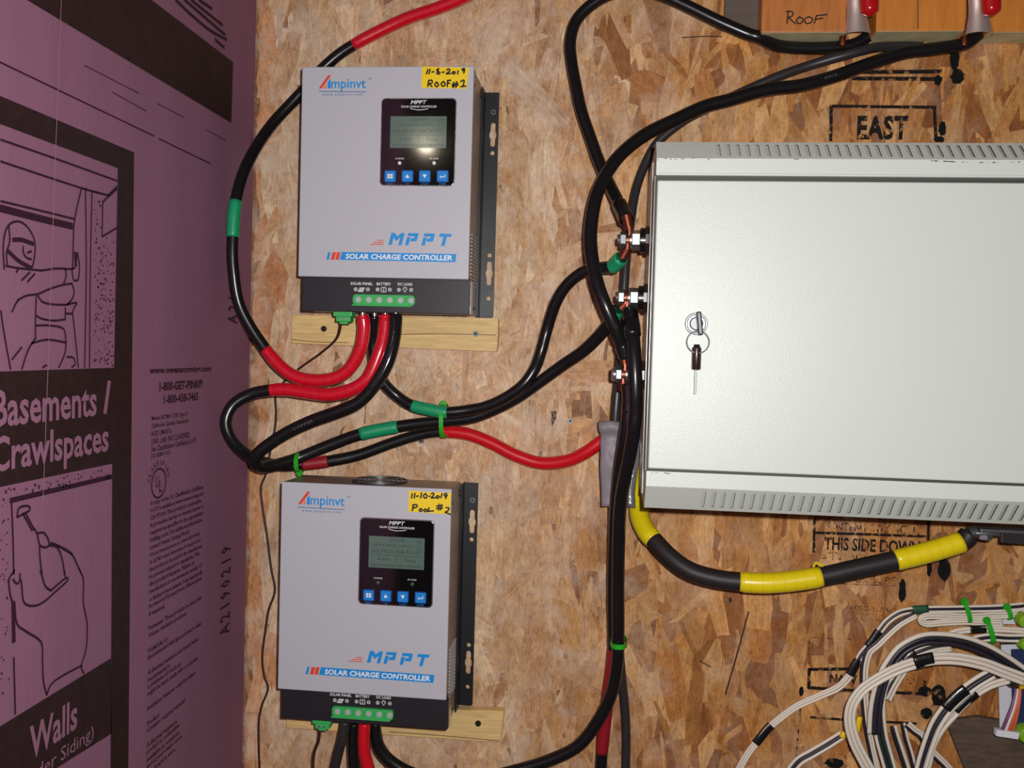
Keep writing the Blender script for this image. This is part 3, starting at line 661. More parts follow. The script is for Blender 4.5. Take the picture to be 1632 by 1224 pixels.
    bm = bmesh.new(); abox(bm, pb.x-.0125, pb.x+.0125, DB-.024, DB-.003, pb.z-.006, pb.z+.0016, .0008); abox(bm, pb.x-.009, pb.x+.010, DB-.022, DB-.004, pb.z-.0125, pb.z-.006, .0008); abox(bm, pb.x-.005, pb.x+.006, DB-.020, DB-.006, pb.z-.0155, pb.z-.0125, .0006)
    pl = bmo('signal_plug', bm, 'green_plastic', t, 'small green two-way plug')
    for dx in (-.003, .0035): cyl('plug_screw', (pb.x+dx, -(DB-.0045), pb.z-.009), (pb.x+dx, -(DB-.0030), pb.z-.009), .0016, 'steel', pl, n=10)
    # --- display panel
    q0, q1 = L(607, 156, D), L(724.5, 296.5, D); pw, ph = q1.x-q0.x-.003, q0.z-q1.z-.002; pcx, pcz = (q0.x+q1.x)/2+.0005, (q0.z+q1.z)/2-.0006
    bmo('panel_bezel', rrect(None, pcx, pcz, pw+.0026, ph+.0026, .006, D-.001, D+.0006), 'steel', t, 'bright rim')
    dp = bmo('display_panel', rrect(None, pcx, pcz, pw, ph, .005, D-.001, D+.0014), 'panel_black', t, 'glossy black display panel')
    DP = D+.0014
    def tp(body, a, b_, c_, d_, m, name='panel_lettering', par=None, **k):
        q0, q1 = L(a, (b_+d_)/2, DP), L(c_, (b_+d_)/2, DP); v0, v1 = L((a+c_)/2, b_, DP), L((a+c_)/2, d_, DP)
        return text(name, body, Vector(((q0.x+q1.x)/2, -DP, (v0.z+v1.z)/2)), UX, UZ, q1.x-q0.x, v0.z-v1.z, m, par or dp, **k)
    tp('MPPT', 654.5, 160, 680.5, 166, 'print_white', shear=.25, bold=.015); tp('SOLAR CHARGE CONTROLLER', 639.5, 168.3, 696, 171.6, 'print_white', bold=.01)
    strokes('panel_lettering', [[L(654, 173, DP)+NW*.0003, L(667, 175.3, DP)+NW*.0003, L(682, 173.6, DP)+NW*.0003]], .0007, 'print_white', dp, NW, 0)
    q0, q1 = L(622, 184, DP), L(711.5, 237.5, DP)
    lc = bmo('screen', rrect(None, (q0.x+q1.x)/2, (q0.z+q1.z)/2, q1.x-q0.x-.001, q0.z-q1.z-.002, .0006, D, DP+.0003, 2), 'lcd', dp, 'grey-green LCD screen')
    D3 = DP+.0003
    li = 'lcd_ink'
    for s_, a, b_, c_, d_ in ((('2670.1W' if c2 else '2080.5W'), 655, 188, 680, 193, ), ('PV-HHHH | MPPT-----', 640, 197.5, 700, 202), (('103.0V,20.0hA,79.00V' if c2 else '103.2V,20.1hA,78.00V'), 627, 206, 707, 212.5), ('Daily', 637, 219, 656, 225), ('Total', 679, 219, 697, 225), ('000.907kWh,001.097kWh' if c2 else '001.275kWh,001.984kWh', 626, 229, 708, 235)):
        q0, q1 = L(a, (b_+d_)/2, D3), L(c_, (b_+d_)/2, D3); v0, v1 = L((a+c_)/2, b_, D3), L((a+c_)/2, d_, D3)
        text('screen_text', s_, Vector(((q0.x+q1.x)/2, -D3, (v0.z+v1.z)/2)), UX, UZ, q1.x-q0.x, v0.z-v1.z, li, dp, off=.0002, res=1)
    def LL(x_, y_, o=.0002): return L(x_, y_, D3)+NW*o
    strokes('screen_text', [[LL(626, 214.5), LL(708, 216)], [LL(701, 191), LL(701, 205)], [LL(701, 205), LL(706, 205)], [LL(706, 205), LL(706, 191)], [LL(706, 191), LL(701, 191)], [LL(702, 189.5), LL(705, 189.5)], [LL(628, 201), LL(638, 194)], [LL(630, 203), LL(641, 196)], [LL(667, 216), LL(667, 226)]], .0005, li, dp, NW, 0)
    for px, s_ in ((637, 'CHARGE'), (692, 'DC LOAD')):
        tp(s_, px-7, 251.5, px+7, 254, 'print_white', bold=.0)
        c = L(px, 260, DP); cyl('indicator_lamp', c+Vector((0, .0004, 0)), c+Vector((0, -.0008, 0)), .0021, 'led_off' if c2 else 'led', dp, n=14)
    for k, px in enumerate((622, 649.5, 677, 705.5)):
        c = L(px, 281, DP); s = .0072
        bt = bmo('button', rrect(None, c.x, c.z, .0152, .0152, .002, DP-.0002, DP+.0004, 3), 'button_rim', dp)
        bmo('button_face', rrect(None, c.x, c.z, .0126, .0126, .0012, DP, DP+.0009, 3), 'button_blue', dp)
        N_ = NW*.0011; q = .0026
        if k == 0:
            strokes('button_symbol', [[c+UX*a-UX*.0012+UZ*b_+N_, c+UX*a+UX*.0012+UZ*b_+N_] for a in (-.0015, .0015) for b_ in (-.0015, .0015)], .0024, 'print_white', dp, NW, 0)
        elif k == 1: poly('button_symbol', [c+N_+UZ*q, c+N_-UX*q-UZ*q*.8, c+N_+UX*q-UZ*q*.8][::1], 'print_white', dp)
        elif k == 2: poly('button_symbol', [c+N_-UZ*q, c+N_+UX*q+UZ*q*.8, c+N_-UX*q+UZ*q*.8], 'print_white', dp)
        else:
            strokes('button_symbol', [[c+N_+UX*.003+UZ*.002, c+N_+UX*.003-UZ*.0008], [c+N_+UX*.003-UZ*.0008, c+N_-UX*.002-UZ*.0008]], .0010, 'print_white', dp, NW, 0)
            poly('button_symbol', [c+N_-UX*.0038-UZ*.0008, c+N_-UX*.0012-UZ*.0026, c+N_-UX*.0012+UZ*.0010], 'print_white', dp)
        tp(('MENU', 'UP', 'DOWN', 'ENTER')[k], px-(3 if k == 1 else 5.5), 292, px+(3 if k == 1 else 5.5), 294.6, 'button_blue', res=1)
    # --- sticker
    if not c2:
        pts = [(673, 106), (671.5, 140), (743.5, 141.5), (747.5, 108)]; st = [P(x_, y_, D+.0004) for x_, y_ in pts]
        ox, oy, sc = 440, 80, 4.295
        pen = [[(1040, 132), (1028, 163)], [(1054, 130), (1046, 163)], [(1065, 150), (1082, 147)], [(1114, 126), (1099, 137), (1113, 147), (1099, 158), (1116, 164), (1120, 152), (1104, 142), (1114, 126)], [(1135, 152), (1152, 149)], [(1168, 137), (1180, 128), (1190, 137), (1180, 150), (1165, 162)], [(1165, 162), (1196, 159)], [(1215, 146), (1205, 157), (1218, 162), (1226, 152), (1215, 146)], [(1246, 140), (1243, 164)], [(1290, 124), (1274, 130), (1280, 141), (1291, 132), (1284, 158)],
               [(1038, 250), (1045, 205)], [(1045, 207), (1066, 206), (1068, 222), (1048, 230)], [(1048, 230), (1068, 250)], [(1100, 218), (1086, 234), (1098, 250), (1112, 238), (1100, 218)], [(1145, 214), (1130, 230), (1142, 248), (1158, 232), (1145, 214)], [(1172, 250), (1175, 207)], [(1175, 207), (1197, 206)], [(1174, 226), (1190, 225)], [(1205, 234), (1246, 228)], [(1205, 246), (1246, 240)], [(1217, 218), (1212, 258)], [(1236, 214), (1231, 256)], [(1262, 216), (1280, 205), (1287, 212), (1279, 248)], [(1262, 250), (1301, 246)]]
    else:
        pts = [(652, 782), (650.5, 815), (717, 820), (719, 786)]; st = [P(x_, y_, D+.0004) for x_, y_ in pts]
        ox, oy, sc = 420, 740, 4.08
        pen = [[(968, 190), (962, 220)], [(985, 188), (980, 220)], [(993, 208), (1008, 206)], [(1027, 185), (1022, 220)], [(1052, 190), (1040, 205), (1050, 221), (1064, 207), (1052, 190)], [(1076, 208), (1085, 207)], [(1090, 192), (1105, 188), (1106, 200), (1090, 219)], [(1090, 219), (1118, 217)], [(1132, 204), (1122, 214), (1134, 221), (1142, 210), (1132, 204)], [(1162, 190), (1152, 219)], [(1192, 189), (1175, 195), (1181, 208), (1194, 198), (1182, 224)],
               [(967, 302), (975, 262)], [(968, 266), (992, 262), (998, 276), (972, 285)], [(1022, 288), (1012, 298), (1022, 307), (1032, 297), (1022, 288)], [(1053, 290), (1042, 300), (1053, 309), (1063, 299), (1053, 290)], [(1076, 282), (1070, 306)], [(1070, 306), (1106, 303)], [(1124, 272), (1166, 270)], [(1124, 287), (1164, 285)], [(1141, 258), (1137, 299)], [(1156, 260), (1151, 297)], [(1186, 282), (1206, 284), (1198, 303), (1180, 312)], [(1180, 312), (1216, 326)]]
    sk = poly('sticker', st, 'yellow_sticker', t, 'yellow label tape with black handwriting')
    strokes('handwriting', [[P(ox+x_/sc, oy+y_/sc, D+.0006) for x_, y_ in pl] for pl in pen],   .0020, 'marker', sk, NW, 0)
    return t
controller((-.4015, 1.8570)); controller((-.4180, 1.3250), True)
# ================================================================== CABINET
CX0, CX1 = .0435, .575
zl1, zl0, zd1, zd0, zm1, zm0 = 1.7145, 1.6965, 1.6905, 1.3785, 1.3755, 1.3590
YF, YC, YB = .250, .224, .029
zt, zb = P(1340, 227.2, YC).z, P(1330, 822.4, YC).z
cab = thing('wall_cabinet', ((CX0+CX1)/2, -YB, zb), 'large pale grey steel wall cabinet with louvred edges and a key in its door lock', 'cabinet')
bm = bmesh.new()
def quad(*p): bm.faces.new([bm.verts.new(Vector((a, -b_, c_))) for a, b_, c_ in p])
# side profiles, back, top, bottom
for xs in (CX0, CX1):
    quad((xs, YB, zb), (xs, YC, zb), (xs, YC, zt), (xs, YB, zt))
    quad((xs, YC, zb), (xs, YF, zm0), (xs, YF, zl1), (xs, YC, zt))
quad((CX0, YB, zb), (CX1, YB, zb), (CX1, YB, zt), (CX0, YB, zt))
quad((CX0, YB, zt), (CX1, YB, zt), (CX1, YC, zt), (CX0, YC, zt)); quad((CX0, YB, zb), (CX1, YB, zb), (CX1, YC, zb), (CX0, YC, zb))
quad((CX0, YF, zl1), (CX1, YF, zl1), (CX1, YF, zl0), (CX0, YF, zl0)); quad((CX0, YF, zm1), (CX1, YF, zm1), (CX1, YF, zm0), (CX0, YF, zm0))
quad((CX0, YF, zl0), (CX1, YF, zl0), (CX1, YF-.012, zl0), (CX0, YF-.012, zl0)); quad((CX0, YF, zm1), (CX1, YF, zm1), (CX1, YF-.012, zm1), (CX0, YF-.012, zm1))
quad((CX0, YF-.012, zl0), (CX1, YF-.012, zl0), (CX1, YF-.012, zm1), (CX0, YF-.012, zm1))
# louvred slopes with true openings
def slope(x_, s, zA, zB, lift=0):          # s 0 at the rear edge, 1 at the front edge
    Yv = YC+(YF-YC)*s; zv = zA+(zB-zA)*s; return (x_, Yv, zv)
SL = []
for (zA, zB, pstart, pitch) in ((zt, zl1, .1075, .01045), (zb, zm0, .1045, .01045)):
    xs = []; x_ = pstart
    while x_ < CX1-.06: xs.append(x_); x_ += pitch
    sw = .0045; s0, s1 = (.16, .86)
    prev = CX0
    for a in xs:
        quad(slope(prev, 0, zA, zB), slope(a, 0, zA, zB), slope(a, 1, zA, zB), slope(prev, 1, zA, zB))
        quad(slope(a, 0, zA, zB), slope(a+sw, 0, zA, zB), slope(a+sw, s0, zA, zB), slope(a, s0, zA, zB))
        quad(slope(a, s1, zA, zB), slope(a+sw, s1, zA, zB), slope(a+sw, 1, zA, zB), slope(a, 1, zA, zB))
        prev = a+sw; SL.append((a, zA, zB, s0, s1, sw))
    quad(slope(prev, 0, zA, zB), slope(CX1, 0, zA, zB), slope(CX1, 1, zA, zB), slope(prev, 1, zA, zB))
bmesh.ops.remove_doubles(bm, verts=bm.verts, dist=1e-6)
bmo('shell', bm, 'cabinet_paint', cab)
for (a, zA, zB, s0, s1, sw) in SL:         # louver fins bent inwards, each a piece
    p = [slope(a-.0002, s0, zA, zB), slope(a-.0002, s1, zA, zB), slope(a+sw*.93, s1, zA, zB), slope(a+sw*.93, s0, zA, zB)]
    nrm = Vector((0, -(abs(zA-zB)), (YF-YC)*(1 if zA > zB else -1))).normalized()
    V = [Vector((q[0], -q[1], q[2])) for q in p]; V2 = [V[0]+nrm*.0003, V[1]+nrm*.0003, V[2]-nrm*.0011, V[3]-nrm*.0011]
    V3 = [v-nrm*.0006 for v in V2]
    pyd('louver', V2+V3, [(0, 1, 2, 3), (7, 6, 5, 4), (0, 4, 5, 1), (1, 5, 6, 2), (2, 6, 7, 3), (3, 7, 4, 0)], 'cabinet_paint', cab)
# vertical folds on the left side
box('side_fold', CX0-.0016, CX0+.0005, .168, .172, zm0-.02, zl1+.012, 'cabinet_edge', cab, .0004)
box('side_fold', CX0-.0010, CX0+.0005, .205, .238, zm1-.001, zl0+.001, 'cabinet_edge', cab, .0004)
box('hinge_gap', CX0-.0002, CX0+.0018, YF-.006, YF-.0004, zd0-.002, zd1+.004, 'gap_dark', cab)
box('mounting_rail', CX0+.07, CX1-.02, .0019, YB-.0005, zt-.10, zt-.06, 'dull_steel', cab); box('mounting_rail', CX0+.07, CX1-.02, .0019, YB-.0005, zb+.06, zb+.09, 'dull_steel', cab)
dr = box('door', CX0+.0016, CX1-.002, YF-.0115, YF+.0022, zd0, zd1, 'cabinet_paint', cab, .0016, seg=3)
box('door_gap', CX0+.002, CX1-.002, YF-.0119, YF-.0100, zd1+.0001, zl0-.0001, 'gap_dark', cab)
box('door_gap', CX0+.002, CX1-.002, YF-.0119, YF-.0030, zm1+.0001, zd0-.0001, 'gap_dark', cab)
cyl('lip_edge', (CX0+.001, -(YF-.0010), zl0+.0012), (CX1-.001, -(YF-.0010), zl0+.0012), .0016, 'cabinet_paint', cab, n=12)
# scuffs of the paint along the upper fold
strokes('paint_scuff', [[P(x_, y_, YF+.0005) for x_, y_ in pl] for pl in ([(1048, 255), (1056, 252), (1072, 254), (1090, 253)], [(1103, 252), (1120, 251), (1130, 254)], [(1262, 254), (1278, 254)], [(1036, 755), (1045, 753), (1070, 755)], [(1480, 256), (1560, 259), (1625, 258)])], .0011, 'scuff', cab, NW, 0)
# lock, key ring and keys
lk = P(1109.5, 516, YF+.002); lkz = Vector((lk.x, -(YF+.0022), lk.z))
t = thing('door_lock', lkz, 'round chrome lock on the cabinet door with a black-headed key inserted', 'lock')
bm = bmesh.new(); cyl_bm(bm, lkz, lkz+NW*.0018, .0122, .0116, 32); bmo('lock_rim', bm, 'dull_steel', t, smooth=True)
tube('lock_ring', [lkz+NW*.0020+UX*.0108*math.cos(a)+UZ*.0108*math.sin(a) for a in [2*math.pi*k/36 for k in range(36)]], .0013, 'steel', t, n=8, raw=True, closed=True)
cyl('lock_barrel', lkz+NW*.0016, lkz+NW*.0042, .0074, 'screw_steel', t, r2=.0062, n=28)
kc = lkz+UX*.0022
bm = bmesh.new(); abox(bm, kc.x-.0027, kc.x+.0027, YF+.0065, YF+.020, kc.z-.0125, kc.z+.0125, .0014, 3)
bmesh.ops.rotate(bm, cent=kc, matrix=Matrix.Rotation(math.radians(-7), 3, 'Y'), verts=bm.verts); bmo('key_head', bm, 'black_plastic', t, 'black plastic key head')
box('key_shaft', kc.x-.001, kc.x+.001, YF+.004, YF+.010, kc.z-.003, kc.z+.003, 'steel', t)
rc = P(1112.5, 545, YF+.012); rr = .0118
tube('key_ring', [rc+UX*rr*math.cos(a)+UZ*rr*math.sin(a)+UF*.0012*math.sin(a) for a in [2*math.pi*k/40 for k in range(40)]], .0007, 'dull_steel', None, n=8, raw=True, closed=True)
prop(bpy.data.objects['key_ring'], 'thin wire key ring hanging from the key in the cabinet lock', 'key ring')
k0 = P(1110.5, 553, YF+.010); k1 = P(1109.5, 589, YF+.008); k2 = P(1109, 628, YF+.006)
t = thing('spare_key', k2, 'spare key with a dark tubular head hanging under the key ring', 'key')
bm = bmesh.new(); cyl_bm(bm, k0, k1, .0050, n=18, bev=.0012); bmo('key_head', bm, 'brown_plastic', t, 'dark tubular head', True)
cyl('head_eye', k0+UZ*.0028, k0-UZ*.002, .0030, 'black_plastic', t, r2=.0042, n=14)
bm = bmesh.new(); abox(bm, k1.x-.0016, k1.x+.0008, YF+.0060, YF+.0090, k2.z, k1.z+.001, .0003)
for k in range(7): abox(bm, k1.x+.0000, k1.x+.0014+.0006*(k % 2), YF+.0070, YF+.0082, k2.z+.004+k*.0030, k2.z+.0055+k*.0030)
bmo('key_blade', bm, 'screw_steel', t)
# ================================================================== STUD TERMINALS on the cabinet side
def stud(px, py, Yt, label, base=True, m='dull_steel'):
    c = P(px, py, Yt); cz = c.z; xb = CX0-.0003
    t = thing('stud_terminal', (c.x, -Yt, cz-.015), label, 'terminal')
    A = lambda x_: Vector((x_, -Yt, cz))
    if base:
        cyl('insulator_flange', A(xb-.0050), A(xb), .0178, 'brown_plastic', t, n=10, smooth=False)
        cyl('insulator', A(xb-.0110), A(xb-.0040), .0152, 'black_plastic', t, n=28)
    cyl('hex_nut', A(xb-.0215), A(xb-.0108), .0126, m, t, n=6, smooth=False, bev=.0012)
    cyl('stud', A(xb-.0385), A(xb-.012), .0046, 'steel', t, n=18, bev=.001)
    cyl('washer', A(xb-.0228), A(xb-.0215), .0120, 'steel', t, n=24)
    cyl('lock_nut', A(xb-.0355), A(xb-.0278), .0104, 'screw_steel' if m == 'steel' else m, t, n=6, smooth=False, bev=.001)
    return t, A, xb
s1, A1, xb = stud(1016, 383, .125, 'uppermost steel stud terminal on the left side of the cabinet, catching the flash', m='steel')
s2, A2, xb = stud(1016, 475, .125, 'middle steel stud terminal on the left side of the cabinet, with copper lugs')
s3, A3, xb = stud(1002, 597, .125, 'lowest stud terminal beside the cabinet, with a round bright nut, half hidden by cables', base=True)
cyl('dome_nut', A3(xb-.041), A3(xb-.034), .0080, 'steel', s3, r2=.0088, n=20, bev=.002)
# ================================================================== CABLES
cable('red-ended black cable with a green tape band in front of the pink wall', 'cable',
      [(800, -40, .05), (742, -6, .03), (700, 12, .022), (640, 33, .014), (563, 72, .0125), (520, 104, .0125), (478, 150, .0125), (430, 203, .028), (394, 262, .066), (376, 320, .087), (371, 378, .092), (372, 430, .092), (384, 492, .087), (423, 556, .08), (463, 596, .08), (510, 606, .08), (550, 594, .08), (573, 560, .082), (580, 525, .084), (578, 502, .085)],
      .0078, sections=[(0, 4, 'red_sleeve', 'red_wrap', .0007, 'red wrapped sleeve'), (9, 10, 'green_tape', 'green_tape', .0008, 'green tape band'), (13, 19, 'red_sleeve', 'red_wrap', .0009, 'red wrapped sleeve')])
cable('cable looping black over the pink wall, its red end dipping into the duct tape', 'cable',
      [(614, 502, .084), (613, 530, .086), (605, 562, .09), (587, 602, .092), (560, 621, .092), (524, 629, .09), (487, 625, .088), (458, 621, .087), (431, 622, .087), (401, 628, .09), (372, 645, .097), (360, 672, .102), (368, 699, .099), (388, 720, .087), (415, 735, .062), (446, 742, .045), (482, 740, .036), (523, 735, .03), (572, 725, .022), (625, 706, .016), (668, 693, .013), (702, 688, .013), (745, 692, .013), (785, 707, .014), (820, 725, .016), (862, 738, .018), (905, 734, .022), (935, 720, .028), (962, 701, .030), (985, 690, .030)],
      .0080, sections=[(0, 8, 'red_sleeve', 'red_wrap', .0009, 'red wrapped sleeve'), (16, 17, 'dark_red_sleeve', 'dark_red_sleeve', .0006, 'dull dark red sleeve'), (21, 29, 'red_sleeve', 'red_sleeve', .0009, 'red heat-shrink sleeve')])
cable('black cable from the rightmost upper outlet, green tape band midway between the two ties', 'cable',
      [(631, 502, .096), (629, 535, .101), (619, 575, .106), (598, 613, .108), (573, 640, .108), (541, 655, .108), (499, 670, .106), (462, 687, .104), (433, 705, .104), (411, 723, .104), (406, 736, .100), (417, 744, .088), (439, 741, .073), (463, 734, .060), (480, 728, .052), (524, 710, .044), (574, 692, .038), (634, 680, .032), (671, 675, .030), (708, 671, .030), (750, 666, .030), (787, 653, .031), (824, 634, .038), (860, 609, .045), (897, 582, .055), (929, 560, .07), (955, 535, .085), (973, 512, .1), (984, 493, .115)],
      .0082, sections=[(0, 3.3, 'black_wrap', 'black_wrap', .0006, 'glossy wrapped sleeve'), (16, 17, 'green_tape', 'green_tape', .0009, 'green tape band'), (27, 28, 'green_tape', 'green_tape', .0012, 'green tape end')])
cable('black cable with green tape just left of the tie, climbing to the uppermost stud', 'cable',
      [(597, 502, .071), (594, 540, .060), (598, 580, .056), (612, 610, .05), (634, 632, .044), (657, 646, .046), (686, 653, .048), (713, 657, .048), (750, 653, .046), (777, 647, .048), (807, 633, .051), (834, 613, .054), (852, 588, .053), (862, 562, .056), (872, 525, .055), (885, 485, .065), (903, 455, .075), (930, 433, .085), (958, 427, .095), (977, 424, .105), (990, 411, .12)],
      .0076, sections=[(0, 2.2, 'black_wrap', 'black_wrap', .0006, 'glossy wrapped sleeve'), (5, 7, 'green_tape', 'green_tape', .0009, 'green tape band'), (18.8, 20, 'green_tape', 'green_tape', .0018, 'green tape end')])
cable('thick black cable arching past the picture top down to the uppermost stud', 'cable',
      [(1388, 52, .0115), (1372, 66, .0115), (1346, 74, .0115), (1290, 77, .013), (1240, 73, .018), (1211, 60, .03), (1189, 53, .03), (1145, 34, .03), (1100, 12, .03), (1060, -6, .03), (1020, -17, .03), (980, -12, .03), (946, 5, .03), (919, 32, .03), (909, 65, .032), (911, 99, .035), (918, 137, .04), (927, 178, .046), (942, 222, .052), (958, 266, .060), (975, 302, .078), (990, 332, .100), (999, 352, .118)],
      .0080, sections=[(20.6, 22, 'heat_shrink', 'black_tape', .0016, None)])
cable('thick black cable curving in front of the others down to the lowest stud', 'cable',
      [(1560, 54, .022), (1537, 70, .023), (1490, 78, .024), (1443, 84, .024), (1388, 101, .026), (1332, 121, .03), (1277, 136, .035), (1222, 143, .04), (1167, 158, .045), (1122, 170, .05), (1078, 190, .058), (1034, 211, .066), (1001, 235, .075), (977, 261, .085), (957, 295, .095), (946, 330, .105), (941, 375, .115), (944, 415, .125), (953, 455, .135), (965, 487, .14), (979, 520, .136), (991, 548, .128), (998, 570, .124)],
      .0084, sections=[(21, 22, 'heat_shrink', 'black_tape', .0012, None)])
cable('thin dull black cable slipping behind the cabinet corner and down behind the studs', 'cable',
      [(1470, 75, .0082), (1443, 74, .0082), (1402, 75, .018), (1375, 80, .027), (1346, 88, .027), (1291, 104, .02), (1240, 122, .02), (1180, 148, .019), (1120, 176, .017), (1085, 196, .014), (1050, 225, .0135), (1030, 258, .0135), (1014, 300, .02), (1005, 350, .035), (998, 410, .05), (994, 470, .055), (990, 530, .055), (986, 600, .053), (981, 660, .055), (978, 720, .050), (976, 800, .038), (978, 880, .03), (982, 950, .026), (986, 1020, .024), (991, 1080, .02), (996, 1130, .016), (998, 1180, .014), (996, 1260, .014)],
      .0062, m='grey_cable')
cable('thick black cable from the middle stud curving down left to the picture bottom', 'cable',
      [(1003, 497, .125), (1007, 522, .146), (1010, 553, .158), (1012, 590, .164), (1013, 625, .164), (1013, 655, .16), (1010, 685, .155), (1004, 722, .14), (996, 760, .12), (989, 802, .10), (986, 860, .085), (985, 934, .07), (985, 1016, .062), (983, 1062, .056), (974, 1107, .05), (953, 1149, .045), (922, 1188, .042), (880, 1210, .04), (830, 1226, .04), (760, 1242, .045), (700, 1244, .055), (655, 1232, .066), (622, 1213, .070), (604, 1190, .072), (598, 1165, .073), (598, 1152, .073)],
      .0084, sections=[(0, 1.5, 'heat_shrink', 'black_tape', .0018, None)])
cable('black cable from the lowest stud turning dark red near the picture bottom', 'cable',
      [(1002, 612, .128), (1003, 640, .13), (1000, 672, .13), (995, 705, .122), (988, 745, .102), (982, 800, .079), (979, 860, .063), (977, 940, .048), (978, 1018, .042), (977, 1050, .036), (971, 1095, .028), (965, 1140, .022), (959, 1200, .018), (955, 1270, .018)],
      .0082, sections=[(0, 1.6, 'heat_shrink', 'black_tape', .001, None), (8.4, 12, 'red_sleeve', 'dark_red_sleeve', .0006, 'dark red sleeve')])
YE = .10
cable('heavy black battery cable banded with yellow tape, hanging below the cabinet', 'cable',
      [(1046, 655, .0145), (1036, 700, .0145), (1027, 750, .0148), (1019, 790, .02), (1019, 820, .035), (1027, 842, .05), (1042, 861, .065), (1068, 888, .08), (1100, 910, .09), (1140, 922, .095), (1179, 927, .098), (1220, 929, .1), (1262, 926, .1), (1309, 919, .1), (1363, 907, .1), (1427, 893, .1), (1479, 880, .1), (1533, 863, .1), (1545, 852, .1)],
      .0118, m='heavy_cable', name='battery_cable', n=20, sections=[(0, 6, 'yellow_tape', 'yellow_tape', .0012, 'yellow tape band'), (10, 13, 'yellow_tape', 'yellow_tape', .0012, 'yellow tape band'), (15, 17, 'yellow_tape', 'yellow_tape', .0012, 'yellow tape band')])
bc = [o for o in bpy.data.objects if o.name.startswith('battery_cable')][0]
strokes('tape_tail', [[P(1296, 903, .113), P(1301, 897, .113), P(1311, 902, .113)]], .003, 'yellow_tape', bc, NW, 0)
# outlets of the lower controller
cable('dull black cable, leftmost of those leaving the lower controller at the picture bottom', 'cable', [(550, 1150, .088), (546, 1175, .088), (539, 1200, .084), (531, 1235, .08), (520, 1275, .08)], .0068, m='grey_cable')
cable('glossy black cable between the dull black one and the red one under the lower controller', 'cable', [(564, 1152, .073), (563, 1180, .072), (564, 1210, .071), (567, 1275, .07)], .0082, m='black_cable')
cable('straight red cable leaving the lower controller at the picture bottom', 'cable', [(581, 1153, .088), (580, 1180, .09), (582, 1205, .09), (590, 1235, .09), (598, 1275, .09)], .0082, m='red_sleeve')
# moulded writing on two of the jackets
def jacket_text(owner, body, a, b_, rad, h):
    A, B = P(*a), P(*b_); U = (B-A).normalized(); V = NW.cross(U)*-1; V = U.cross(NW)*-1
    V = Vector((-U.z, 0, U.x)).normalized()
    text('jacket_lettering', body, (A+B)/2, U, V, (B-A).length, h, 'cable_lettering', owner, off=rad+.0003, res=1)
jacket_text(bpy.data.objects['power_cable.002'], 'COPPER', (470, 684, .104), (503, 669, .106), .0082, .0034)
jacket_text(bpy.data.objects['power_cable.005'], 'AWG', (1310, 128, .032), (1330, 122, .030), .0084, .0034)
# ferrules of the upper outlets are parts of their cables
for nm, px in zip(('power_cable', 'power_cable.001', 'power_cable.002', 'power_cable.003'), (578, 614, 631, 597)):
    yf = {578: .086, 614: .085, 631: .097, 597: .072}[px]
    t_ = bpy.data.objects.get(nm)
    if t_: cyl('ferrule', P(px, 506, yf), P(px, 496, yf), .0034, 'steel', t_, n=14)
cable('thin brown sensor wire from the upper green plug wandering down beside the lower controller', 'wire',
      [(541, 510, .085), (543, 518, .085), (536, 540, .07), (512, 562, .045), (480, 585, .03), (455, 606, .02), (440, 628, .012), (440, 660, .008), (438, 684, .006), (432, 712, .006), (424, 754, .006), (416, 776, .006), (418, 806, .006), (425, 850, .006), (432, 905, .006), (438, 941, .006), (428, 973, .006), (423, 1005, .006), (418, 1046, .006), (421, 1077, .006), (427, 1098, .006), (416, 1129, .006), (412, 1165, .006), (415, 1260, .006)],
      .0016, m='wire_brown', name='sensor_wire', n=8, jacket='insulation')
cable('thin brown sensor wire hanging from the lower controller to the picture bottom', 'wire', [(509, 1142, .085), (510, 1158, .085), (508, 1180, .08), (500, 1206, .075), (499, 1260, .075)], .0018, m='wire_brown', name='sensor_wire', n=8, jacket='insulation')
# lugs on the studs (parts of the studs)
def lug(t, A, x_, up, m='copper', tilt=0, L_=.03):
    c = A(x_); bm = bmesh.new()
    cyl_bm(bm, c-UX*.0011, c+UX*.0011, .0098, n=24)
    abox(bm, c.x-.0011, c.x+.0011, -c.y-.0085, -c.y+.0085, min(c.z, c.z+up*L_*.5), max(c.z, c.z+up*L_*.5))
    d = Vector((tilt, 0, up)).normalized(); cyl_bm(bm, c+UZ*up*L_*.42, c+UZ*up*L_*.42+d*L_*.6, .0052, .0062, 14)
    bmo('copper_lug', bm, m, t, 'copper cable lug', True)
lug(s1, A1, xb-.0245, 1, tilt=-.25); lug(s1, A1, xb-.0262, -1, 'copper', tilt=-.5, L_=.024)
lug(s2, A2, xb-.0245, -1, tilt=0, L_=.022); lug(s2, A2, xb-.0262, -1, tilt=-.9, L_=.016)
lug(s3, A3, xb-.0245, 1, tilt=-.2, L_=.026); lug(s3, A3, xb-.0262, -1, tilt=.0, L_=.020)
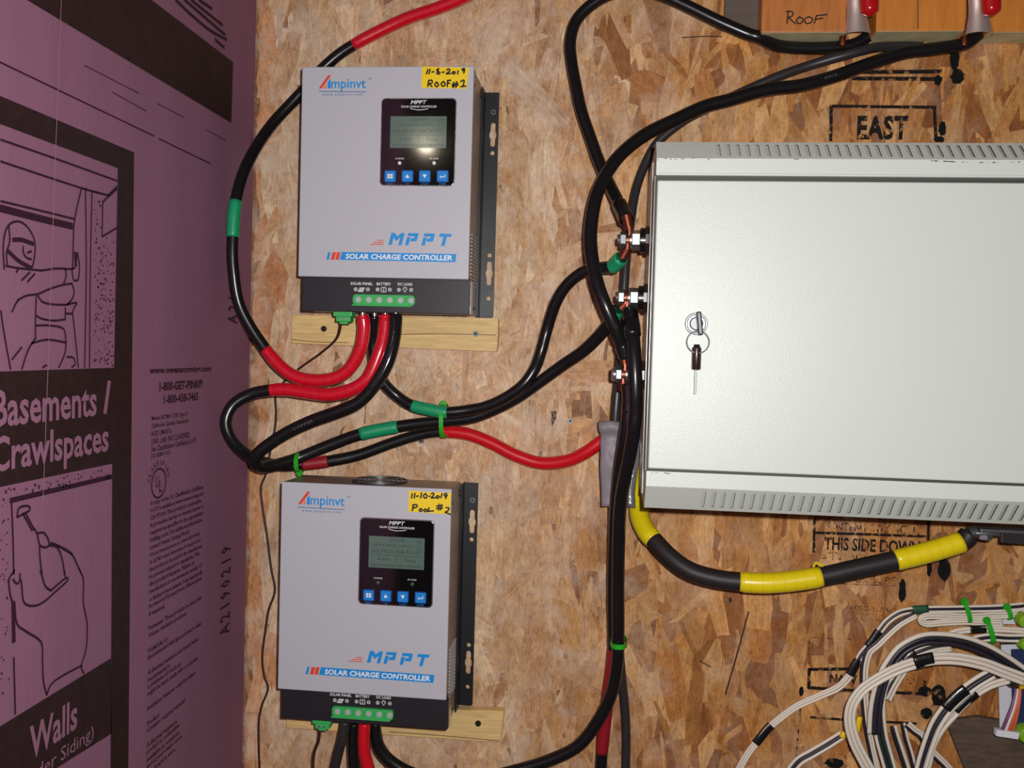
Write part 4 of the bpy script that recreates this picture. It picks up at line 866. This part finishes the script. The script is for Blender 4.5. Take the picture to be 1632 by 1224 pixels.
# battery cable lug, bolt and strap
lc = P(1567, 852, YE+.004); tL = P(1545, 850, YE)
bm = bmesh.new(); cyl_bm(bm, tL, P(1556, 846, YE), .0085, .0065, 16); p0, p1 = P(1550, 844, YE), P(1588, 853, YE)
abox(bm, p0.x, p1.x, YE-.012, YE+.012, p1.z+.001, p1.z+.005, .0008)
bmo('cable_lug', bm, 'dull_steel', bc, 'grey crimped lug', True)
st = thing('metal_strap', P(1610, 853, YE), 'dark metal strap under the cabinet where the heavy taped cable is bolted', 'strap')
zs = P(1588, 853, YE).z+.0052
box('strap_bar', P(1556, 850, YE).x, P(1690, 850, YE).x, YE-.014, YE+.014, zs, zs+.004, 'dull_steel', st, .0008)
q = P(1615, 856, YE); box('strap_plate', q.x-.018, q.x+.06, YE+.006, YE+.0105, q.z-.006, q.z+.0075, 'grey_cable', st, .001)
box('strap_hanger', P(1640, 850, YE).x, P(1660, 850, YE).x, YE-.014, YE+.014, zs+.004, zb-.0002, 'dull_steel', st)
bx = P(1568, 855, YE); zz = P(1588, 853, YE).z
cyl('bolt_head', Vector((bx.x, -YE-.002, zz-.0055)), Vector((bx.x, -YE-.002, zz+.001)), .0085, 'steel', st, n=6, smooth=False, bev=.001)
cyl('bolt_washer', Vector((bx.x, -YE-.002, zz+.0004)), Vector((bx.x, -YE-.002, zz+.0012)), .0105, 'steel', st, n=20)
# ================================================================== DUCT TAPE
def sheet(name, rows, m, parent=None, label=None, thick=.0008):
    n = len(rows[0]); vs = [P(*q) for r in rows for q in r]; fs = []
    for i in range(len(rows)-1):
        for j in range(n-1): fs.append((i*n+j, i*n+n+j, i*n+n+j+1, i*n+j+1))
    me = bpy.data.meshes.new(name); me.from_pydata([tuple(v) for v in vs], [], fs); me.update()
    bm = bmesh.new(); bm.from_mesh(me); bmesh.ops.subdivide_edges(bm, edges=bm.edges[:], cuts=2, use_grid_fill=True, smooth=.6)
    bmesh.ops.solidify(bm, geom=bm.faces[:], thickness=thick); bm.to_mesh(me); bm.free()
    me.polygons.foreach_set('use_smooth', [True]*len(me.polygons)); return link_mesh(name, me, m, parent, label)
dt = thing('duct_tape', P(985, 808, .05), 'strip of grey duct tape wrapped behind the vertical cables left of the cabinet', 'tape')
rows = []
for (y_, xl, dY) in ((671, 954, .064), (682, 954, .070), (694, 957, .062), (706, 956, .060), (722, 957, .064), (742, 956, .066), (765, 957, .064), (788, 958, .062), (807, 958, .064)):
    rows.append([(xl, y_, dY), (xl+9, y_, dY+.003), (xl+18, y_, dY+.001+.004*((y_//20) % 2)), (xl+30, y_+.5, dY+.002), (xl+40, y_+.5, dY-.004)])
sheet('tape_front', rows, 'duct_tape', dt)
rows = []
for (y_, x0_, x1_, dY) in ((690, 1006, 1021, .04), (715, 1004, 1020, .042), (740, 1001, 1018, .045), (765, 998, 1014, .05), (785, 996, 1012, .055), (808, 995, 1013, .06)):
    rows.append([(x0_-12, y_, dY-.006), (x0_-2, y_, dY), ((x0_+x1_)/2, y_, dY+.004), (x1_, y_+2, dY+.002)])
sheet('tape_fold', rows, 'duct_tape_shiny', dt, 'shiny crumpled tape end')
# ================================================================== CABLE TIES
def tie(label, px, py0, py1, Yc, a, b_, headpy=None, w_=.0048, ang=0, name='cable_tie', tail=None, group=None):
    """upright loop around cables: centre pixel, top and bottom pixel, depth centre, radii a (up), b_ (out)"""
    c = (P(px, py0, Yc)+P(px, py1, Yc))/2; h = (P(px, py0, Yc)-P(px, py1, Yc)).length/2
    up = (P(px, py0, Yc)-P(px, py1, Yc)).normalized(); up = Matrix.Rotation(math.radians(ang), 3, 'Y') @ up
    side = up.cross(NW).normalized(); n = 28; vs = []; fs = []
    t = thing(name, c-UZ*h, label, 'cable tie', group)
    for k in range(n):
        an = 2*math.pi*k/n; ca, sa = math.cos(an), math.sin(an)
        sup = lambda v: math.copysign(abs(v)**.75, v)
        for (rr, sd) in ((1, -1), (1, 1), (1-.0012/max(h, .004), 1), (1-.0012/max(h, .004), -1)):
            vs.append(c+up*h*rr*sup(ca)+NW*b_*rr*sup(sa)+side*sd*w_/2)
    for k in range(n):
        j = (k+1) % n
        for q in range(4): fs.append((k*4+q, j*4+q, j*4+(q+1) % 4, k*4+(q+1) % 4))
    pyd('strap', vs, fs, 'green_tie', t, smooth=False)
    hp = c+up*h*(1 if headpy is None else headpy); bm = bmesh.new()
    r = bmesh.ops.create_cube(bm, size=1)
    for v in r['verts']:
        co = v.co.copy(); v.co = hp+side*co.x*.0088+up*co.z*.0085+NW*(co.y*-.006+b_*.3)
    bmesh.ops.bevel(bm, geom=bm.edges[:], offset=.0018, segments=2, affect='EDGES'); bmo('tie_head', bm, 'green_tie', t)
    return t
tie('green cable tie around three cables between the two controllers, right of the green bands', 708, 643, 698, .034, 0, .0245, w_=.0058)
tie('green cable tie standing just above the top left corner of the lower controller', 480, 719, 752, .045, 0, .022, headpy=-1.05, w_=.0058)
t = tie('green cable tie around the vertical black cables, above their red part', 986, 1009, 1036, .050, 0, .0245, headpy=-.35, w_=.0062, ang=90)
# ================================================================== WOOD BLOCKS with knife connectors
YW = .045
def block(x0, x1, yb, zt_, label, m, writing=None, mark=None):
    a, b_ = P(x0, yb, YW), P(x1, yb, YW); z_ = (a.z+b_.z)/2
    t = thing('wood_block', ((a.x+b_.x)/2, -YW/2, z_), label, 'wood block')
    box('block', a.x, b_.x, .0019, YW, z_, z_+.16, m, t, .0016)
    box('cut_face', a.x+.0015, b_.x-.0015, .003, YW-.0015, z_-.0004, z_+.002, 'wood_under', t, label='weathered greenish cut edge')
    if writing: strokes('handwriting', [[P(1180+x_/3.61, y_/3.61, YW+.0005) for x_, y_ in pl] for pl in writing], .0017, 'marker', t, NW, 0)
    if mark: strokes('pencil_line', [[P(x_, y_, YW+.0005) for x_, y_ in mark]], .0016, 'knot', t, NW, 0)
    return t
wr = [[(268, 135), (275, 62)], [(265, 66), (300, 68), (298, 92), (275, 100)], [(275, 100), (318, 138)], [(340, 98), (322, 115), (332, 135), (355, 128), (360, 108), (340, 98)], [(392, 96), (370, 112), (378, 135), (405, 130), (415, 108), (392, 96)], [(425, 134), (438, 90)], [(438, 90), (500, 84)], [(432, 112), (475, 104)]]
block(1213, 1348, 51, 0, 'left varnished wood block at the picture top, handwritten ROOF', 'fir_dots', wr)
block(1396, 1538, 49, 0, 'middle varnished wood block at the picture top, with a vertical pencil line', 'fir_face', None, [(1462, -30), (1463, 20), (1463, 46)])
block(1576, 1700, 50, 0, 'right varnished wood block, cut by the corner of the picture', 'fir_face')
def clampthing(px, label):
    c = P(px, 40, .05); t = thing('battery_clamp', P(px, 62, .03), label, 'clamp')
    bm = bmesh.new(); n = 16
    top, bot = P(px-4, -40, .05), P(px-2, 56, .04)
    # tapered half shell of bright copper
    vs = []; fs = []
    for i, (s, r) in enumerate(((0, .013), (.55, .012), (.72, .0130), (1, .0175))):
        q = top.lerp(bot, s)
        for k in range(n+1):
            a = math.pi*(-.08+1.16*k/n); vs.append(q+UX*r*math.cos(a)+NW*r*.75*math.sin(a))
    for i in range(3):
        for k in range(n): fs.append((i*(n+1)+k, i*(n+1)+k+1, (i+1)*(n+1)+k+1, (i+1)*(n+1)+k))
    me = bpy.data.meshes.new('jaw'); me.from_pydata([tuple(v) for v in vs], [], fs); bm.from_mesh(me)
    bmesh.ops.solidify(bm, geom=bm.faces[:], thickness=.0012); bmo('jaw', bm, 'tin_copper', t, 'bright metal jaw', True)
    h0, h1 = P(px+14, -60, .075), P(px+19, 26, .072)
    path = [h0.lerp(h1, k/14) for k in range(15)]
    def rad(s): return .0135*(1-.22*s)*(1 if s < .9 else math.sqrt(max(.02, 1-((s-.9)/.105)**2)))
    link_mesh('grip', tube_mesh('grip', path, rad, 20), 'red_dip', t, 'glossy red dipped grip')
    a = P(px-25, 62, .030); cyl('pivot_bolt', a+UZ*.004, a-UZ*.009, .0042, 'copper', t, n=12, bev=.001)
    return t
clampthing(1368, 'bright metal clamp with a red grip between the ROOF block and the middle block')
clampthing(1562, 'bright metal clamp with a red grip between the middle and right wood blocks')
a, b_ = P(1153, 46, .004), P(1208, 46, .004)
box('grey_panel', a.x, b_.x, .0019, .012, P(1180, 48, .01).z, P(1180, 48, .01).z+.2, 'grey_board', None, .0008)
prop(bpy.data.objects['grey_panel'], 'dull grey-brown panel left of the ROOF block, behind the thick cable', 'panel')
# ================================================================== WHITE AND BLACK WIRE BUNDLES
def bundle(label, pts, cols, r=.0017, tapes=(), Y0=.03, group=None, z6=True, per=8, name='wire_bundle'):
    q = []
    for p_ in pts:
        Yv = p_[2] if len(p_) > 2 else Y0
        q.append((1180+p_[0]/3.61, 920+p_[1]/3.61, Yv) if z6 else (p_[0], p_[1], Yv))
    path, T = spline([P(*v) for v in q], per); n = len(cols)
    base = Vector((path[len(path)//2].x, path[len(path)//2].y, min(v.z for v in path)))
    t = thing(name, base, label, 'wires', group)
    offs = [(k-(n-1)/2) for k in range(n)]
    for k, cname in enumerate(cols):
        sub = []
        for i, v in enumerate(path):
            d = path[min(i+1, len(path)-1)]-path[max(i-1, 0)]; s = d.cross(NW).normalized()
            sub.append(v+s*offs[k]*r*1.95+NW*(r*.5*math.sin(k*1.7+i*.05)))
        link_mesh('wire', tube_mesh('wire', sub, r, 8), 'wire_'+cname, t, cname+' wire')
    for (a, b2, mt) in tapes:
        sub = [v for v, tt in zip(path, T) if a <= tt <= b2]
        if len(sub) < 2: continue
        # flattened band
        vs = []; fs = []; m_ = 16
        for i, v in enumerate(sub):
            d = sub[min(i+1, len(sub)-1)]-sub[max(i-1, 0)]; s = d.cross(NW).normalized()
            for k in range(m_):
                an = 2*math.pi*k/m_; vs.append(v+s*(n*r*1.02+.0008)*math.cos(an)+NW*(r*1.0+.0014)*math.sin(an))
        for i in range(len(sub)-1):
            for k in range(m_): fs.append((i*m_+k, i*m_+(k+1) % m_, (i+1)*m_+(k+1) % m_, (i+1)*m_+k))
        fs.append(tuple(range(m_))[::-1]); fs.append(tuple((len(sub)-1)*m_+k for k in range(m_)))
        pyd('tape_band', vs, fs, mt, t, smooth=True)
    return t
W_, B_, G_ = 'white', 'black', 'green'
bundle('pale wires curving up from the picture bottom, crossing the stamped board diagonally',
       [(-30, 1160), (0, 1090), (50, 1005), (110, 930), (155, 875), (210, 825), (320, 745), (450, 685), (560, 635), (625, 570), (655, 515), (680, 475)],
       [W_, W_, W_], tapes=[(2.6, 4.5, 'black_tape'), (9.1, 11, 'black_tape')], Y0=.022)
bundle('white and black wires rising from the diagonal ones to the green ties, banded dark green',
       [(680, 475), (700, 440), (755, 375), (800, 310), (850, 250), (920, 205), (1000, 190), (1080, 185), (1300, 182), (1480, 178), (1640, 165)],
       [W_, B_, W_], tapes=[(1.6, 3.1, 'black_tape'), (5.8, 7.1, 'dark_green_tape')], Y0=.022)
bundle('white and black wires dropping steeply from the diagonal bundle to the picture bottom',
       [(1010, 215), (920, 265), (850, 325), (790, 385), (740, 430), (718, 500), (712, 580), (715, 700), (730, 850), (755, 980), (790, 1140)], [W_, W_, B_], Y0=.030)
bundle('looped pale wires folded back under the dark green tape', [(1640, 190), (1560, 215), (1450, 222), (1300, 228), (1150, 222), (1065, 225), (1040, 248), (1070, 268), (1160, 262), (1300, 255), (1420, 262), (1510, 262)], [W_, W_, W_], r=.0015, Y0=.028)
bundle('pale wires running right just above the middle green tie', [(1190, 335), (1250, 312), (1320, 302), (1400, 298), (1500, 300), (1640, 308)], [W_, W_], r=.0022, tapes=[(2, 3.2, 'black_tape')], Y0=.03)
bundle('white and black wires running right through the lowest green tie', [(1290, 385), (1370, 355), (1450, 345), (1540, 350), (1640, 350)], [W_, B_, W_], r=.0020, Y0=.034)
bundle('high black and white arch of wires over the lower right tangle', [(770, 900), (775, 780), (790, 680), (820, 580), (860, 500), (930, 415), (1040, 360), (1150, 352), (1280, 370), (1400, 412), (1520, 478), (1640, 560)], [W_, B_, B_], r=.0031, Y0=.055)
bundle('white arch of wires with a black tape band, sweeping down to the picture bottom', [(760, 1140), (720, 1070), (660, 950), (630, 830), (645, 730), (705, 645), (800, 580), (900, 530), (1000, 495), (1110, 470), (1250, 470), (1400, 500), (1520, 545), (1640, 590)], [W_, W_, W_], r=.0026, tapes=[(7.9, 9.0, 'black_tape')], Y0=.075)
bundle('short slanting wires with black tape beneath the high arch', [(1210, 395), (1130, 405), (1060, 425), (985, 460), (930, 530), (880, 610), (835, 700)], [W_, W_, B_, W_], r=.0019, tapes=[(2.6, 3.6, 'black_tape')], Y0=.036)
bundle('white and dark green wires falling inside the arches', [(870, 540), (820, 600), (795, 700), (795, 800), (810, 920), (845, 1050), (870, 1140)], [W_, G_, G_, W_], r=.0022, Y0=.048)
bundle('curved white and black wires bound by broad black tape, beside the small boards', [(1450, 552), (1350, 612), (1260, 682), (1185, 760), (1125, 850), (1085, 950), (1050, 1060), (1030, 1140)], [W_, B_, W_], r=.0026, tapes=[(1.5, 3.0, 'black_tape')], Y0=.07)
bundle('white wires inside the broad black tape, ending at a grey sleeve', [(1545, 590), (1430, 625), (1320, 695), (1230, 785), (1155, 870), (1105, 960), (1080, 1060), (1060, 1140)], [W_, W_], r=.0026, tapes=[(1.6, 2.9, 'black_tape')], Y0=.064)
bundle('short wires with a yellow end, low between the long diagonal bundle and the arches', [(590, 905), (500, 962), (410, 1015), (335, 1060), (270, 1140)], [W_, B_, W_], r=.0021, Y0=.03)
bundle('steep pair of dim wires left of the broad black tape', [(880, 855), (905, 940), (945, 1060), (970, 1140)], [W_, B_], r=.0024, Y0=.02)
bundle('dim wires slanting down right behind the broad black tape', [(960, 845), (1000, 880), (1045, 915), (1090, 990), (1180, 1080), (1230, 1140)], [W_, W_, B_], r=.0018, Y0=.022)
bundle('single pair of dim wires right of the steep pair', [(935, 840), (955, 930), (985, 1030), (1010, 1140)], [W_, B_], r=.0018, Y0=.016)
for (x_, y_, L_, lb) in ((585, 905, .006, 'yellow connector end left of the white arch'), (672, 842, .016, 'yellow connector inside the white arch')):
    c = P(1180+x_/3.61, 920+y_/3.61, .035); bm = bmesh.new()
    cyl_bm(bm, c-UZ*L_*.6, c+UZ*L_*.6+UX*.003, .0042, .0036, 12, .0006); prop(bmo('wire_connector', bm, 'yellow_plastic', None, smooth=True), lb, 'connector')
tie('leftmost green cable tie on the pale wires at the right picture edge', 1540, 957, 992, .027, 0, .009, ang=-14, w_=.0055)
tie('rightmost green cable tie on the pale wires at the right picture edge', 1606, 966, 987, .027, 0, .009, ang=-14, w_=.0055)
tie('lowest green cable tie, below the other two on the pale wires', 1576, 987, 1026, .032, 0, .010, ang=-14, w_=.0062)
# ------------------------------------------------------------------ small boards, plug and ribbon at the right edge
def slab(name, pts, Y, th, m, label=None, cat=None, parent=None, bev=.0004):
    bm = bmesh.new(); f = [bm.verts.new(P(x_, y_, Y)) for x_, y_ in pts]; k = [bm.verts.new(v.co+Vector((0, th, 0))) for v in f]
    bm.faces.new(f); bm.faces.new(k[::-1])
    for i in range(len(f)): j = (i+1) % len(f); bm.faces.new((f[i], k[i], k[j], f[j]))
    if bev: bmesh.ops.bevel(bm, geom=bm.edges[:], offset=bev, segments=1, affect='EDGES')
    o = bmo(name, bm, m, parent, label if parent is not None else None)
    if parent is None: prop(o, label, cat)
    return o
ct = thing('control_module', P(1625, 1155, .02), 'white-backed control module with coloured ribbon wires at the right picture edge', 'module')
slab('back_plate', [(1592, 1090), (1594, 1160), (1680, 1165), (1680, 1085)], .020, .003, 'white_plastic', parent=ct)
slab('back_plate', [(1596, 1028), (1596, 1052), (1680, 1056), (1680, 1026)], .020, .003, 'white_plastic', parent=ct)
slab('back_plate', [(1596, 990), (1596, 995), (1620, 995), (1618, 984), (1606, 985)], .020, .003, 'white_plastic', parent=ct)
slab('circuit_board', [(1612, 1035), (1614, 1160), (1690, 1165), (1690, 1032)], .030, .0016, 'pcb', parent=ct)
slab('board_carrier', [(1600, 1030), (1601, 1088), (1680, 1092), (1680, 1028)], .017, .014, 'gap_dark', parent=ct)
slab('plug_housing', [(1588, 1163), (1587, 1173), (1623, 1179), (1626, 1168)], .050, .008, 'white_plastic', parent=ct, label='white plug housing')
for k in range(9):
    x_ = 1591+k*3.7; slab('plug_rib', [(x_, 1164+k*.45), (x_-.3, 1174+k*.5), (x_+1.2, 1174.2+k*.5), (x_+1.4, 1164.2+k*.45)], .0506, .001, 'print_white', parent=ct, bev=0)
for k, mt in enumerate(('wire_purple', 'wire_white', 'wire_orange', 'wire_orange')):
    tube('ribbon_wire', [P(1597+k*5.5, 1165, .046), P(1604+k*5, 1148, .048), P(1613+k*3.5, 1125, .046), P(1618+k*2.6, 1105, .042), P(1620+k*2, 1085, .036)], .0019, mt, ct, per=6, n=8)
for k, (x_, y_, rr) in enumerate(((1635, 990, .010), (1638, 1172, .013), (1636, 1028, .009))):
    bm = bmesh.new(); c = P(x_, y_, .04); cyl_bm(bm, c+Vector((0, .012, 0)), c+NW*.003, rr, rr*.8, 20, .001); bmo('knob', bm, 'lime_plastic', ct, 'lime green knob', True)
tube('grey_lead', [P(1604, 1083, .06), P(1612, 1090, .055), P(1622, 1092, .05), P(1645, 1090, .045)], .0042, 'grey_cable', ct, per=6, n=10)
bm = bmesh.new(); cyl_bm(bm, P(1626, 1094, .055), P(1642, 1093, .05), .0035, n=12); bmo('yellow_tip', bm, 'yellow_plastic', ct, 'yellow wire tip', True)
box('stand_off', P(1640, 1100, .01).x, P(1670, 1100, .01).x, .0019, .0175, P(1650, 1150, .01).z, P(1650, 1040, .01).z, 'gap_dark', ct)
slab('weathered_board', [(1508, 1150), (1540, 1228), (1552, 1290), (1720, 1290), (1720, 1170), (1600, 1150), (1560, 1143)], .012, .0098, 'weathered', 'dark weathered board in the bottom right corner behind the wires', 'board', bev=.001)
